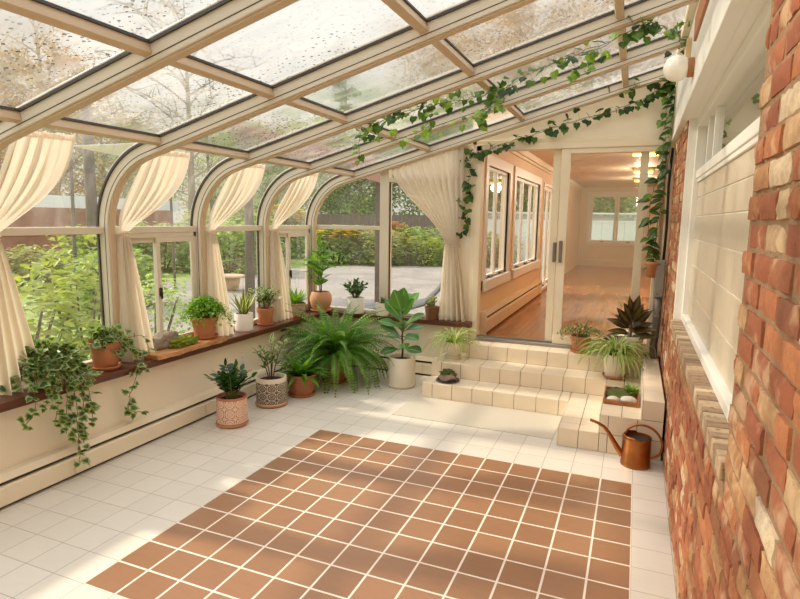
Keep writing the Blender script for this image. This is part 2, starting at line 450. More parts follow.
# ---------------------------------------------------------------- foliage builders
def sec(shape, t):
    if shape == 'ovate': return max(.02, sin(pi*t**.75)**.9)
    if shape == 'obovate': return max(.05, sin(pi*min(.985, t**1.35))**.75)
    if shape == 'lance': return max(.02, sin(pi*t**.85))
    if shape == 'strap': return max(.03, min(1, t*6+.35)*(1-t**2.5))
    return 1
def leaf(mb, base, d, n, Ln, W, shape='ovate', curl=.25, fold=.15, r=None, seg=5, mi=0):
    d = d.normalized(); s = d.cross(n)
    s = s.normalized() if s.length > 1e-5 else d.orthogonal().normalized()
    n = s.cross(d).normalized()
    vs = []; uv = []
    for i in range(seg+1):
        t = i/seg; w = sec(shape, t)*W*.5
        c = base+d*(Ln*t*(1-.25*curl*t))-n*(curl*Ln*t*t)
        vs += [c-s*w+n*(fold*w), c, c+s*w+n*(fold*w)]
        uv += [(1, t), (0, t), (1, t)]
    fs = []
    for i in range(seg):
        o = 3*i
        fs += [(o, o+1, o+4, o+3), (o+1, o+2, o+5, o+4)]
    mb.add(vs, fs, uv, rnd.random() if r is None else r, mi)
IVY = [(0, 0), (.24, -.12), (.5, .06), (.44, .26), (.42, .5), (.2, .66), (0, 1), (-.2, .66), (-.42, .5), (-.44, .26), (-.5, .06), (-.24, -.12)]
def ivyleaf(mb, base, d, n, S, r=None, mi=0):
    d = d.normalized(); s = d.cross(n)
    s = s.normalized() if s.length > 1e-5 else d.orthogonal().normalized()
    n = s.cross(d).normalized()
    vs = [base+d*(S*.32)]+[base+s*(a*S)+d*(b*S)-n*(.12*S*abs(b-.3)+.2*S*abs(a)**1.5) for a, b in IVY]
    k = len(IVY)
    mb.add(vs, [(0, 1+i, 1+(i+1) % k) for i in range(k)], [(0, 0)]+[(1, 0)]*k, rnd.random() if r is None else r, mi)
def rv(s=1.0): return V((rnd.uniform(-s, s), rnd.uniform(-s, s), rnd.uniform(-s, s)))
def bez(p0, p1, p2, n):
    return [p0*(1-t)**2+p1*(2*t*(1-t))+p2*t*t for t in (i/n for i in range(n+1))]

def pot(parent, R, H, m, style='taper', saucer=None, rimw=None, n=32, soil=True, sm=None):
    mb = MB()
    if style == 'taper':
        pr = [(R*.68, 0), (R*.72, .004), (R*.9, H*.76), (R*.9, H*.77), (R*.99, H*.78), (R, H*.8), (R*1.02, H*.985), (R*.99, H), (R*.9, H), (R*.87, H*.97), (R*.83, H*.8)]
    elif style == 'cyl':
        pr = [(R*.94, 0), (R*.98, .004), (R, .012), (R, H*.97), (R*.985, H), (R*.9, H), (R*.88, H*.985), (R*.86, H*.8)]
    elif style == 'round':
        pr = [(R*.62, 0), (R*.7, .006), (R*.86, H*.2), (R*.97, H*.42), (R, H*.55), (R*.97, H*.72), (R*.88, H*.88), (R*.8, H*.97), (R*.77, H), (R*.7, H), (R*.69, H*.95), (R*.72, H*.8)]
    elif style == 'bowl':
        pr = [(R*.72, 0), (R*.8, .006), (R*.93, H*.35), (R*.98, H*.7), (R*.96, H*.86), (R*1.03, H*.9), (R*1.03, H), (R*.93, H), (R*.9, H*.9), (R*.86, H*.75)]
    elif style == 'cone':
        pr = [(R*.74, 0), (R*.78, .005), (R*.98, H*.96), (R, H), (R*.9, H), (R*.88, H*.95), (R*.84, H*.75)]
    z0 = 0.016 if saucer else 0
    mb.lathe([(q, z+z0) for q, z in pr], n)
    o = mb.build('pot', m, parent, smooth=True); smoothang(o)
    if saucer:
        ms = saucer if not isinstance(saucer, bool) else m
        b = MB(); rs = R*(.98 if style != 'cyl' else 1.08)
        b.lathe([(rs*.86, 0), (rs*.9, .003), (rs, .022), (rs*.985, .027), (rs*.94, .026), (rs*.88, .014), (rs*.5, .0145), (.002, .0145)], n)
        so = b.build('saucer', ms, parent, smooth=True); smoothang(so)
    if soil:
        b = MB(); q = pr[-1][0]*.99; zs = H*.86+z0
        rr = random.Random(3)
        b.lathe([(q, zs-.02), (q*1.03, zs), (q*.7, zs+.005), (q*.35, zs+.008), (.002, zs+.01)], 20)
        b.build('soil', M['soil'], o, smooth=True)
    return H*.86+z0
def smoothang(o, a=40):
    for e in o.data.edges: pass
    try:
        o.data.set_sharp_from_angle(angle=radians(a))
    except Exception: pass

def strap_rosette(parent, z, n, Ln, W, m, lean=(.2, .9), curl=.5, name='foliage', shape='strap', R0=.02, seg=7, fold=.3, centre=(0, 0)):
    mb = MB()
    for i in range(n):
        a = i*2.399+rnd.uniform(-.3, .3); q = (i+.5)/n
        e = lean[0]+(lean[1]-lean[0])*q
        d = V((cos(a)*sin(e), sin(a)*sin(e), cos(e)))
        up = V((-cos(a)*cos(e), -sin(a)*cos(e), sin(e)))
        l = Ln*rnd.uniform(.75, 1.1)
        leaf(mb, V((centre[0]+cos(a)*R0, centre[1]+sin(a)*R0, z)), d, up, l, W*rnd.uniform(.85, 1.1), shape, curl*rnd.uniform(.6, 1.2), fold, seg=seg)
    return mb.build(name, m, parent, smooth=True)

def arch_rosette(parent, z, n, Ln, W, m, name='foliage', droop=1.0, spread=(.3, 1.2), R0=.02, drift=(0, 0)):
    """arching ribbons that rise and then hang (spider plants)"""
    mb = MB()
    for i in range(n):
        a = i*2.399+rnd.uniform(-.35, .35); q = (i+.5)/n
        e = spread[0]+(spread[1]-spread[0])*q+rnd.uniform(-.1, .1)
        l = Ln*rnd.uniform(.7, 1.1); h = V((cos(a), sin(a), 0)); vs = []; uv = []; N = 9
        p = V((h.x*R0, h.y*R0, z)); ang = e; tw = rnd.uniform(-.2, .2)
        side = V((-h.y, h.x, 0)); w0 = W*rnd.uniform(.8, 1.15)
        for k in range(N+1):
            t = k/N; d = h*sin(ang)+V((0, 0, cos(ang))); nn = V((0, 0, sin(ang)))-h*cos(ang)
            w = w0*.5*max(.06, (min(1, .5+t*3))*(1-t**3))
            vs += [p-side*w+nn*(w*.35), p, p+side*w+nn*(w*.35)]; uv += [(1, t), (0, t), (1, t)]
            p = p+d*(l/N)+side*(tw*l/N*t); ang = min(2.95, ang+droop*(1.9/N)*(1.15-.3*q))
        fs = []
        for k in range(N):
            o = 3*k; fs += [(o, o+1, o+4, o+3), (o+1, o+2, o+5, o+4)]
        mb.add(vs, fs, uv, rnd.random())
    return mb.build(name, m, parent, smooth=True)

def fern(parent, z, n, Ln, m, lw=.05, name='fronds', droop=1.15, spread=(.15, 1.25), R0=.03, scale_z=1, nl=26):
    mb = MB(); st = MB()
    for i in range(n):
        a = i*2.399+rnd.uniform(-.3, .3); q = (i+.5)/n
        ang = spread[0]+(spread[1]-spread[0])*q+rnd.uniform(-.12, .12)
        l = Ln*rnd.uniform(.75, 1.08); h = V((cos(a), sin(a), 0)); side = V((-h.y, h.x, 0))
        p = V((h.x*R0, h.y*R0, z)); path = [p.copy()]; r0 = rnd.random()
        tw = rnd.uniform(-.25, .25)
        for k in range(nl):
            t = (k+1)/nl; d = h*sin(ang)+V((0, 0, cos(ang))); nn = V((0, 0, sin(ang)))-h*cos(ang)
            p = p+d*(l/nl)+side*(tw*l/nl*t); path.append(p.copy())
            ang = min(2.9, ang+droop*(.5+.75*q)*1.7/nl)
            w = lw*max(.12, sin(pi*min(1, t*.93+.06)**.75))*rnd.uniform(.9, 1.05)
            if t > .1:
                for sg in (-1, 1):
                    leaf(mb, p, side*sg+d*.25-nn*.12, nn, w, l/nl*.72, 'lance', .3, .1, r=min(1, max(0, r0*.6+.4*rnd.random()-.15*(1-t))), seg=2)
        st.tube(path[::3]+[path[-1]], .0018, 4)
    o = mb.build(name, m, parent)
    st.build('stems', M['stem'], parent)
    return o

def bush(parent, z, n, H, spread, leafL, leafW, m, shape='ovate', per=9, name='foliage', curl=.2, stemr=.003, R0=.02, start=.25, stemm=None, bend=.4, seg=4, fold=.15, pair=False, up=.5):
    mb = MB(); st = MB()
    for i in range(n):
        a = i*2.399+rnd.uniform(-.4, .4); q = sqrt((i+.3)/n)
        h = V((cos(a), sin(a), 0)); ht = H*(1-bend*q*q)*rnd.uniform(.8, 1.05)
        p0 = h*R0*q+V((0, 0, z-.01)); p2 = h*(spread*q*rnd.uniform(.85, 1.1))+V((0, 0, z+ht)); p1 = h*spread*q*.35+V((0, 0, z+ht*.7))
        path = bez(p0, p1, p2, 10)
        st.tube(path, [stemr*(1-.6*k/10) for k in range(11)], 5)
        for k in range(per):
            t = start+(1-start)*(k+.5)/per
            j = min(9, int(t*10)); p = path[j]+(path[j+1]-path[j])*(t*10-j)
            ax = (path[j+1]-path[j]).normalized()
            for sg in ((-1, 1) if pair else (1,)):
                if pair:
                    s = ax.cross(V((-h.y, h.x, .3))).normalized()*1
                    s = V((-h.y, h.x, 0))*sg
                    d = s*.9+ax*.55+rv(.1)
                else:
                    b = a+k*2.4+rnd.uniform(-.5, .5); d = V((cos(b), sin(b), up+rnd.uniform(-.2, .3)))+ax*.3
                nn = V((0, 0, 1))+rv(.35)
                if pair: nn = h*-.6+V((0, 0, .8))+rv(.1)
                f = rnd.uniform(.75, 1.1)*(.8+.25*sin(pi*t))
                leaf(mb, p, d, nn, leafL*f, leafW*f, shape, curl*rnd.uniform(.5, 1.4), fold, seg=seg)
        leaf(mb, path[-1], (path[-1]-path[-2])+rv(.005), rv(1)+V((.3, 0, 1)), leafL*.8, leafW*.8, shape, curl, fold, seg=seg)
    o = mb.build(name, m, parent, smooth=True)
    st.build('stems', stemm or M['stem'], parent, smooth=True)
    return o

def trail(mb, st, path, size, step, m_r=None, spread=.03, hang=.6, out=V((0, 0, 0)), clump=1, mi=0):
    """ivy strand along a path with leaves"""
    path = [V(p) for p in path]; st.tube(path, .0022, 5)
    for i in range(len(path)-1):
        a, b = path[i], path[i+1]; l = (b-a).length; k = max(1, int(l/step)); ax = (b-a).normalized()
        for j in range(k):
            for c in range(clump):
                p = a+(b-a)*((j+rnd.random())/k)
                side = ax.cross(rv(1)).normalized()
                off = side*spread*rnd.random()
                st.tube([p, p+off*.5+V((0, 0, .004)), p+off], .0009, 3, cap=False)
                d = side*.7+out*.5+V((0, 0, -hang))+rv(.35)
                ivyleaf(mb, p+off, d, out+V((0, 0, .5))+rv(.5), size*rnd.uniform(.6, 1.15), mi=mi if not isinstance(mi, tuple) else rnd.choice(mi))

def meander(pts, n=6, amp=.02):
    pts = [V(p) for p in pts]; out = []
    for i in range(len(pts)-1):
        p0 = pts[max(0, i-1)]; p1 = pts[i]; p2 = pts[i+1]; p3 = pts[min(len(pts)-1, i+2)]
        for k in range(n):
            t = k/n
            q = .5*((2*p1)+(p2-p0)*t+(2*p0-5*p1+4*p2-p3)*t*t+(3*p1-p0-3*p2+p3)*t**3)
            out.append(q+rv(amp)*(0 if (i == 0 and k == 0) else 1))
    out.append(pts[-1]); return out

def lump(name, m, parent, c, rad, seed=0, amp=.2, freq=3, n=3, loc=None):
    """irregular stone / moss blob: displaced ico sphere with a flattened foot"""
    import bmesh
    from mathutils import noise
    bm = bmesh.new(); bmesh.ops.create_icosphere(bm, subdivisions=n, radius=1)
    for v in bm.verts:
        k = 1+amp*noise.noise(v.co*freq*.5+V((seed, seed*2.1, 0)))+amp*.4*noise.noise(v.co*freq*2+V((seed, 0, 5)))
        p = v.co*k
        if p.z < -.55: p.z = -.55
        v.co = V((c[0]+p.x*rad[0], c[1]+p.y*rad[1], c[2]+(p.z+.55)*rad[2]))
    me = bpy.data.meshes.new(name); bm.to_mesh(me); bm.free(); me.materials.append(m)
    for p in me.polygons: p.use_smooth = True
    o = bpy.data.objects.new(name, me); COL.objects.link(o)
    if parent: o.parent = parent
    if loc: o.location = loc
    return o

# ================================================================ SETTING
XG = -3.70          # glass plane of the garden side
XS = -3.42          # front edge of the sill
SILL = .64
YW = 2.03           # end (gable) wall face
YB = -5.2           # wall behind the viewer
RY = [-4.66, -3.715, -2.77, -1.83, -.885, .06, 1.01, 1.955]      # rafters
def roofz(x): return 2.5+.275*(x+2.2)
# --- floor
b = MB(); b.box((-3.55, YB-.1, -.12), (.32, YW+.1, 0)); struct(b.build('floor', M['floor']))
# --- low wall under the sill and end wall
b = MB(); b.box((XG-.06, YB, 0), (-3.5, YW+.06, SILL-.05)); struct(b.build('wall_left', M['wall']))
b = MB()
XD0, XD1, ZT = -1.655, .205, 2.50          # door opening
b.box((-3.5, YW-.05, 0), (-1.72, YW+.1, SILL-.05))                 # under the end sill
def gable(mb, x0, x1, z0, y0, y1):
    mb.prism([(x0, z0), (x1, z0), (x1, roofz(x1)+.02), (x0, roofz(x0)+.02)], lambda a, c, t: (a, t, c), y0, y1)
b.box((-1.86, YW, SILL-.06), (XD0, YW+.1, ZT))
b.box((-1.72, YW, 0), (XD1+.1, YW+.1, .44))
gable(b, -1.86, XD1+.12, ZT, YW, YW+.1)
struct(b.build('wall_back', M['wall']))
b = MB(); b.prism([(XG, 0), (.3, 0), (.3, roofz(.3)), (-3.2, roofz(-3.2)), (-3.5, 2.05), (XG, 1.64)], lambda a, c, t: (a, t, c), YB-.1, YB)
struct(b.build('wall_front', M['wall']))
# --- dark wood sill
b = MB(); b.box((XG+.03, YB, SILL-.055), (XS, YW-.13, SILL)); b.box((XG+.03, YW-.13, SILL-.055), (-1.67, YW+.03, SILL))
struct(b.build('trim_1', M['sillwood'], bevel=.006))

# --- ceiling: rafters with curved eaves, purlins, panes
ceil = sempty('ceiling')
RC = .62; CX = XG+RC; CZ = 1.62; SL = math.atan(.275)
def profile(off, n=14, x1=.2, z0=SILL):
    """path of the glass line pushed inwards by off"""
    r = RC-off; pts = [(XG+off, z0)]
    for i in range(n+1):
        a = pi-(pi/2-SL)*i/n
        pts.append((CX+r*cos(a), CZ+r*sin(a)))
    ex, ez = pts[-1]
    pts.append((x1, ez+(x1-ex)*.275)); return pts
EX, EZ = profile(0)[-2]
def glassz(x): return EZ+(x-EX)*.275
def sweep(mb, off0, off1, y0, y1, mi=0, z0=SILL, x1=.2):
    A = profile(off0, z0=z0, x1=x1); B = profile(off1, z0=z0, x1=x1); n = len(A)
    vs = []
    for (a, c), (d, e) in zip(A, B): vs += [(a, y0, c), (a, y1, c), (d, y1, e), (d, y0, e)]
    fs = [(3, 2, 1, 0), (4*n-4, 4*n-3, 4*n-2, 4*n-1)]
    for i in range(n-1):
        for k in range(4): fs.append((4*i+k, 4*i+(k+1) % 4, 4*i+4+(k+1) % 4, 4*i+4+k))
    mb.add(vs, fs, None, 0, mi)
for i, y in enumerate(RY):
    b = MB(); sweep(b, -.02, .095, y-.036, y+.036)
    b.build('rafter', M['frame'], ceil, bevel=.004)
    g = MB(); sweep(g, -.004, .014, y-.048, y-.035, z0=SILL+.02, x1=.19)
    g.build('gasket', M['gasket'], ceil)
    g = MB(); sweep(g, .066, .071, y-.0372, y-.0355, z0=SILL+.01, x1=.195)
    g.build('groove', M['gasket'], ceil)
    g = MB(); sweep(g, .094, .106, y-.024, y+.024, z0=SILL+.01, x1=.195)
    g.build('rafter_cap', M['frame_tan'], ceil, bevel=.003)
PX = [-3.10, -2.2, -1.22, -.28]
for i in range(len(RY)-1):
    y0, y1 = RY[i]+.036, RY[i+1]-.04
    for x in PX:
        z = glassz(x); w = .024; b = MB()
        b.prism([(-w, -.055), (w, -.055), (w, .005), (-w, .005)], lambda a, c, t: (x+a-c*.26, t, z+c+a*.26), y0-.01, y1+.01)
        b.build('purlin', M['frame_tan'], ceil, bevel=.003)
        g = MB(); g.prism([(w-.002, -.012), (w+.008, -.012), (w+.008, .002), (w-.002, .002)], lambda a, c, t: (x+a-c*.26, t, z+c+a*.26), y0, y1)
        g.build('gasket', M['gasket'], ceil)
    xs = PX+[.2]
    for k in range(4):
        xa, xb = xs[k], xs[k+1]
        b = MB(); b.add([(xa, y0, glassz(xa)), (xb, y0, glassz(xb)), (xb, y1, glassz(xb)), (xa, y1, glassz(xa))], [(0, 1, 2, 3)])
        b.build('pane', M['glass_roof'], ceil)

# --- garden side windows, one per bay
ZTR = 1.62
for i in range(len(RY)-1):
    w = sempty('window_%d' % (i+1)); y0, y1 = RY[i]+.036, RY[i+1]-.036
    slider = i in (4, 6)
    b = MB()
    b.box((XG-.01, y0, ZTR-.025), (XG+.055, y1, ZTR+.025)); b.box((XG-.01, y0, SILL), (XG+.05, y1, SILL+.045))
    b.build('frame', M['frame'], w, bevel=.004)
    P = profile(.0)[1:-1]
    g = MB(); vs = []
    for a, c in P: vs += [(a, y0, c), (a, y1, c)]
    g.add(vs, [(2*k, 2*k+1, 2*k+3, 2*k+2) for k in range(len(P)-1)])
    g.build('curved_pane', M['glass_curve'], w, smooth=True)
    if not slider:
        g = MB(); g.add([(XG+.01, y0, SILL+.04), (XG+.01, y1, SILL+.04), (XG+.01, y1, ZTR-.02), (XG+.01, y0, ZTR-.02)], [(0, 1, 2, 3)])
        g.build('pane', M['glass'], w)
    else:
        ym = (y0+y1)/2
        fr = MB(); 
        for (a0, a1) in ((y0, y0+.03), (y1-.03, y1)): fr.box((XG, a0, SILL+.04), (XG+.05, a1, ZTR-.02))
        fr.box((XG, y0, ZTR-.065), (XG+.05, y1, ZTR-.02))
        fr.build('inner_frame', M['frame'], w, bevel=.003)
        for k, (ya, yb, xo) in enumerate(((y0+.03, ym+.02, .012), (ym-.02, y1-.03, .034))):
            s = MB(); x0, x1 = XG+xo, XG+xo+.02; t = .038
            s.box((x0, ya, SILL+.045), (x1, ya+t, ZTR-.065)); s.box((x0, yb-t, SILL+.045), (x1, yb, ZTR-.065))
            s.box((x0, ya+t, SILL+.045), (x1, yb-t, SILL+.045+t)); s.box((x0, ya+t, ZTR-.065-t), (x1, yb-t, ZTR-.065))
            so = s.build('sash', M['frame'], w, bevel=.002)
            g = MB(); xm = (x0+x1)/2
            g.add([(xm, ya+t, SILL+.08), (xm, yb-t, SILL+.08), (xm, yb-t, ZTR-.1), (xm, ya+t, ZTR-.1)], [(0, 1, 2, 3)]); g.build('pane', M['glass'], so)
            if k == 1:
                l = MB(); l.box((x1, ya+.006, 1.08), (x1+.018, ya+.03, 1.15)); l.box((x1+.01, ya+.012, 1.06), (x1+.026, ya+.024, 1.12))
                l.build('latch', M['black'], so, bevel=.003)
# --- gable windows
w = sempty('window_8'); yg = YW+.02
b = MB()
def gbar(x0, x1, z0, z1): b.box((x0, YW-.03, z0), (x1, YW+.07, z1))
gbar(-2.785, -2.675, SILL, glassz(-2.73)-.03); gbar(XG+.06, -2.785, 1.605, 1.65); gbar(-2.675, -1.86, 2.14, 2.185)
gbar(XG+.05, -1.86, SILL, SILL+.035); gbar(-1.9, -1.86, SILL, glassz(-1.88)-.03)
b.build('frame', M['frame'], w, bevel=.004)
g = MB()
g.box((-2.674, YW-.012, SILL+.035), (-2.660, YW+.0, 2.14))
g.build('gasket', M['gasket'], w)
for nm, poly in (('pane', [(XG+.02, SILL+.03), (-2.785, SILL+.03), (-2.785, 1.61), (XG+.02, 1.61)]), ('pane', [(-2.675, SILL+.03), (-1.9, SILL+.03), (-1.9, 2.14), (-2.675, 2.14)]),
                 ('pane', [(XG+.01, 1.65), (-2.785, 1.65), (-2.785, glassz(-2.785)-.01)]+[(a, c) for a, c in profile(.01)[1:-1]][::-1]), ('pane', [(-2.675, 2.185), (-1.9, 2.185), (-1.9, glassz(-1.9)), (-2.675, glassz(-2.675))])):
    g = MB(); g.add([(a, yg, c) for a, c in poly], [tuple(range(len(poly)))]); g.build(nm, M['glass'], w)

# --- steps: grout core with separate tiles on it
def tiles_rect(mb, o, ux, uy, n, lx, ly, px=.2, py=.2, offx=0.0, offy=0.0, gap=.0022, th=.008, r=0):
    o, ux, uy, n = V(o), V(ux), V(uy), V(n)
    def cuts(l, p, off):
        c = [0.0]; x = off % p
        if x < .02: x += p
        while x < l-.02: c.append(x); x += p
        c.append(l); return c
    cx = cuts(lx, px, offx); cy = cuts(ly, py, offy)
    for a0, a1 in zip(cx, cx[1:]):
        for b0, b1 in zip(cy, cy[1:]):
            q = [o+ux*(a0+gap)+uy*(b0+gap), o+ux*(a1-gap)+uy*(b0+gap), o+ux*(a1-gap)+uy*(b1-gap), o+ux*(a0+gap)+uy*(b1-gap)]
            mb.add(q+[p+n*th for p in q], [(4, 5, 6, 7), (0, 1, 5, 4), (1, 2, 6, 5), (2, 3, 7, 6), (3, 0, 4, 7)], None, rnd.random())
steps = thing('tiled_steps', 'cream tiled three-level steps wrapping the corner before the sliding door', 'steps', (-.9, 1.4, 0))
core = MB(); tl = MB(); O = V((-.9, 1.4, 0))
H1, H2, H3 = .148, .297, .446
X0, X3L, X1S, X2S, X3S, XE = -1.94, -1.665, -.555, -.255, .035, .188
Y1, Y2, Y3, YF, YE = 1.18, 1.46, 1.76, .47, YW-.003
c = .008
def cb(x0, y0, x1, y1, z): core.box((x0-O.x, y0-O.y, .0), (x1-O.x, y1-O.y, z))
cb(X0+c, Y1+c, XE, YW-.06, H1-c); cb(X1S+c, YF+c, XE, Y1+c, H1-c)
cb(X0+c, Y2+c, XE, YW-.06, H2-c); cb(X2S+c, YF+c, XE, Y2+c, H2-c)
cb(X3L+c, Y3+c, XE, YE, H3-c); cb(X3S+c, YF+c, XE, Y3+c, H3-c)
def T(o, ux, uy, n, lx, ly, **k): tiles_rect(tl, V(o)-O, ux, uy, n, lx, ly, **k)
ex, ey, ez = (1, 0, 0), (0, 1, 0), (0, 0, 1); ny, nx = (0, -1, 0), (-1, 0, 0)
# front risers and treads
T((X0+c, Y1+c, 0), ex, ez, ny, X1S-X0-c, H1, py=.5, offx=.1)
T((X0+c, Y1, H1-c), ex, ey, ez, X1S-X0, Y2-Y1+c, py=.5, offx=.1)
T((X0+c, Y2+c, H1), ex, ez, ny, X2S-X0-c, H2-H1, py=.5, offx=.1)
T((X0+c, Y2, H2-c), ex, ey, ez, X2S-X0, Y3-Y2+c, py=.5, offx=.1)
T((X0+c, Y3+c, H2-c), ex, ey, ez, X3L-X0, YW-.065-Y3, py=.5, offx=.1)
T((X3L+c, Y3+c, H2), ex, ez, ny, X3S-X3L-c, H3-H2, py=.5, offx=.03)
T((X3L+c, Y3, H3-c), ex, ey, ez, X3S-X3L, YE-Y3, py=.5, offx=.03)
# left ends
T((X0+c, YW-.065, 0), (0, -1, 0), ez, nx, YW-.065-Y1-c, H1, py=.5)
T((X0+c, YW-.065, H1), (0, -1, 0), ez, nx, YW-.065-Y2-c, H2-H1, py=.5)
T((X3L+c, YE, H2), (0, -1, 0), ez, nx, YE-Y3-c, H3-H2, py=.5)
# side flight
T((X1S+c, Y1+c, 0), (0, -1, 0), ez, nx, Y1-YF, H1, py=.5)
T((X2S+c, Y2+c, H1), (0, -1, 0), ez, nx, Y2-YF, H2-H1, py=.5)
T((X3S+c, Y3+c, H2), (0, -1, 0), ez, nx, Y3-YF, H3-H2, py=.5)
T((X1S+c, YF+c, 0), ex, ez, ny, X2S-X1S, H1, py=.5, offx=.15)
T((X1S+c, YF, H1-c), ex, ey, ez, X2S-X1S, Y2-YF+c, py=.14, offx=.15)
T((X2S+c, YF+c, 0), ex, ez, ny, XE-X2S-c, H1, py=.5, offx=.06)
T((X2S+c, YF+c, H1), ex, ez, ny, XE-X2S-c, H2-H1, py=.5, offx=.06)
T((X2S+c, YF, H2-c), ex, ey, ez, X3S-X2S, Y3-YF+c, py=.14, offx=.15)
T((X3S+c, YF+c, H2), ex, ez, ny, XE-X3S-c, H3-H2, py=.5)
T((X3S+c, YF, H3-c), ex, ey, ez, XE-X3S-c, YE-YF, py=.14, px=.5)
core.build('grout_core', M['grout'], steps)
tl.build('tiles', M['steptile'], steps, bevel=.002)

# --- sliding door
d = sempty('door_1')
b = MB(); yf0, yf1 = YW-.02, YW+.1
b.box((XD0-.03, yf0, .447), (XD0+.03, yf1, ZT)); b.box((XD0-.03, yf0, ZT-.055), (XD1-.005, yf1, ZT+.01)); b.box((XD1-.06, yf0+.015, .447), (XD1-.005, yf1, ZT-.055))
b.box((XD0-.075, yf0+.008, .447), (XD0-.03, YW, ZT+.05)); b.box((XD0-.075, yf0+.008, ZT+.01), (XD1-.005, YW, ZT+.05))
b.build('door_frame', M['cream'], d, bevel=.004)
b = MB(); b.box((XD0+.03, yf0-.03, .447), (XD1-.06, yf1, .475)); b.box((XD0+.03, YW+.03, .475), (XD1-.06, YW+.036, .492))
b.build('threshold', M['grey'], d, bevel=.003)
def panel(name, x0, x1, y, st, mb_extra=None):
    b = MB(); z0, z1 = .478, ZT-.055; t = .04
    b.box((x0, y, z0), (x0+st[0], y+t, z1)); b.box((x1-st[1], y, z0), (x1, y+t, z1))
    b.box((x0+st[0], y, z0), (x1-st[1], y+t, z0+.085)); b.box((x0+st[0], y, z1-.05), (x1-st[1], y+t, z1))
    o = b.build(name, M['cream'], d, bevel=.004)
    g = MB(); g.add([(x0+st[0], y+.02, z0+.085), (x1-st[1], y+.02, z0+.085), (x1-st[1], y+.02, z1-.05), (x0+st[0], y+.02, z1-.05)], [(0, 1, 2, 3)])
    g.build('pane', M['glass_door'], o); return o
fp = panel('fixed_panel', -.82, .112, YW-.008, (.085, .038))
sp = panel('sliding_panel', -.905, -.02, YW+.045, (.075, .075))
h = MB(); h.box((-.86, YW-.03, 1.32), (-.832, YW+.05, 1.52)); h.build('handle', M['pipe'], sp, bevel=.006)
h = MB(); h.box((-.80, YW-.026, 1.32), (-.768, YW-.008, 1.54)); h.build('handle', M['pipe'], fp, bevel=.006)
b = MB(); b.box((.114, YW+.02, .478), (.143, YW+.06, ZT-.055)); b.build('side_strip', M['hallwall'], d)

# --- brick wall with the window opening
WY0, WY1, WZ0, WZ1, XR = -2.05, .75, 1.02, 2.48, .2
def brick(mb, y0, y1, z0, z1, big):
    r = rnd.random(); ny_, nz_ = (6, 3) if big else (3, 2)
    tilt = rnd.uniform(-.004, .004); off = rnd.uniform(-.004, .004); vs = []; sk = rnd.uniform(-.003, .003)
    cols = ny_+3; rows = nz_+3
    for j in range(rows):
        for i in range(cols):
            ring = i in (0, cols-1) or j in (0, rows-1)
            u = (min(max(i-1, 0), ny_))/ny_; v = (min(max(j-1, 0), nz_))/nz_
            e = min(u, 1-u, ) == 0 or min(v, 1-v) == 0
            y = y0+(y1-y0)*u+rnd.uniform(-.002, .002); z = z0+(z1-z0)*v+rnd.uniform(-.0017, .0017)+sk*(u-.5)
            x = XR+off+tilt*(u-.5)+rnd.uniform(-.0022, .0022)+(.005 if e else 0)
            if ring: x = XR+.03
            elif e:
                y += (.002 if u == 0 else -.002 if u == 1 else 0); z += (.002 if v == 0 else -.002 if v == 1 else 0)
            vs.append((x, y, z))
    fs = [(j*cols+i, (j+1)*cols+i, (j+1)*cols+i+1, j*cols+i+1) for j in range(rows-1) for i in range(cols-1)]
    mb.add(vs, fs, None, r, 0)
b = MB(); pz = .0755; row = 0; z = .002
# mortar bed
for (ya, yb, za, zb) in ((YB, WY0+.006, 0, 2.6), (WY1-.006, YW, 0, 2.5), (WY0, WY1, 0, WZ0-.03)):
    b.box((XR+.009, ya, za), (XR+.16, yb, zb), mi=1)
while z < 2.6:
    y = YB+(-.1 if row % 2 else 0)
    while y < YW:
        ln = .203 if (row % 6) != 5 or rnd.random() < .5 else .098
        a, c2 = max(y, YB)+.005, min(y+ln, YW)-.004
        y += ln+.005
        zz0, zz1 = z+.004, z+pz-.006
        segs = [(a, c2)]
        if zz1 > WZ0-.045 and zz0 < WZ1+.2: 
            segs = []
            if a < WY0: segs.append((a, min(c2, WY0)))
            if c2 > WY1: segs.append((max(a, WY1), c2))
        for s0, s1 in segs:
            if s1-s0 < .025: continue
            if s0 > WY0 and zz1 > WZ1+.02: continue
            brick(b, s0, s1, zz0, zz1, s0 < -.5)
    z += pz; row += 1
wr = struct(b.build('wall_right', [M['brick'], M['mortar']], smooth=True))
wr.data.set_sharp_from_angle(angle=radians(50))
# rowlock brick sill (bricks on edge)
b = MB(); y = WY0+.004
while y < WY1-.05:
    dz = rnd.uniform(-.002, .002); x0 = XR-.006+rnd.uniform(-.002, .002)
    b.box((x0, y, WZ0-.062), (.32, y+.05, WZ0+dz), r=rnd.random()); y += .056
b.box((XR-.004, WY0, WZ0-.06), (.315, WY1, WZ0-.008), mi=1)
struct(b.build('trim_2', [M['sillbrick'], M['mortar']], bevel=.004))

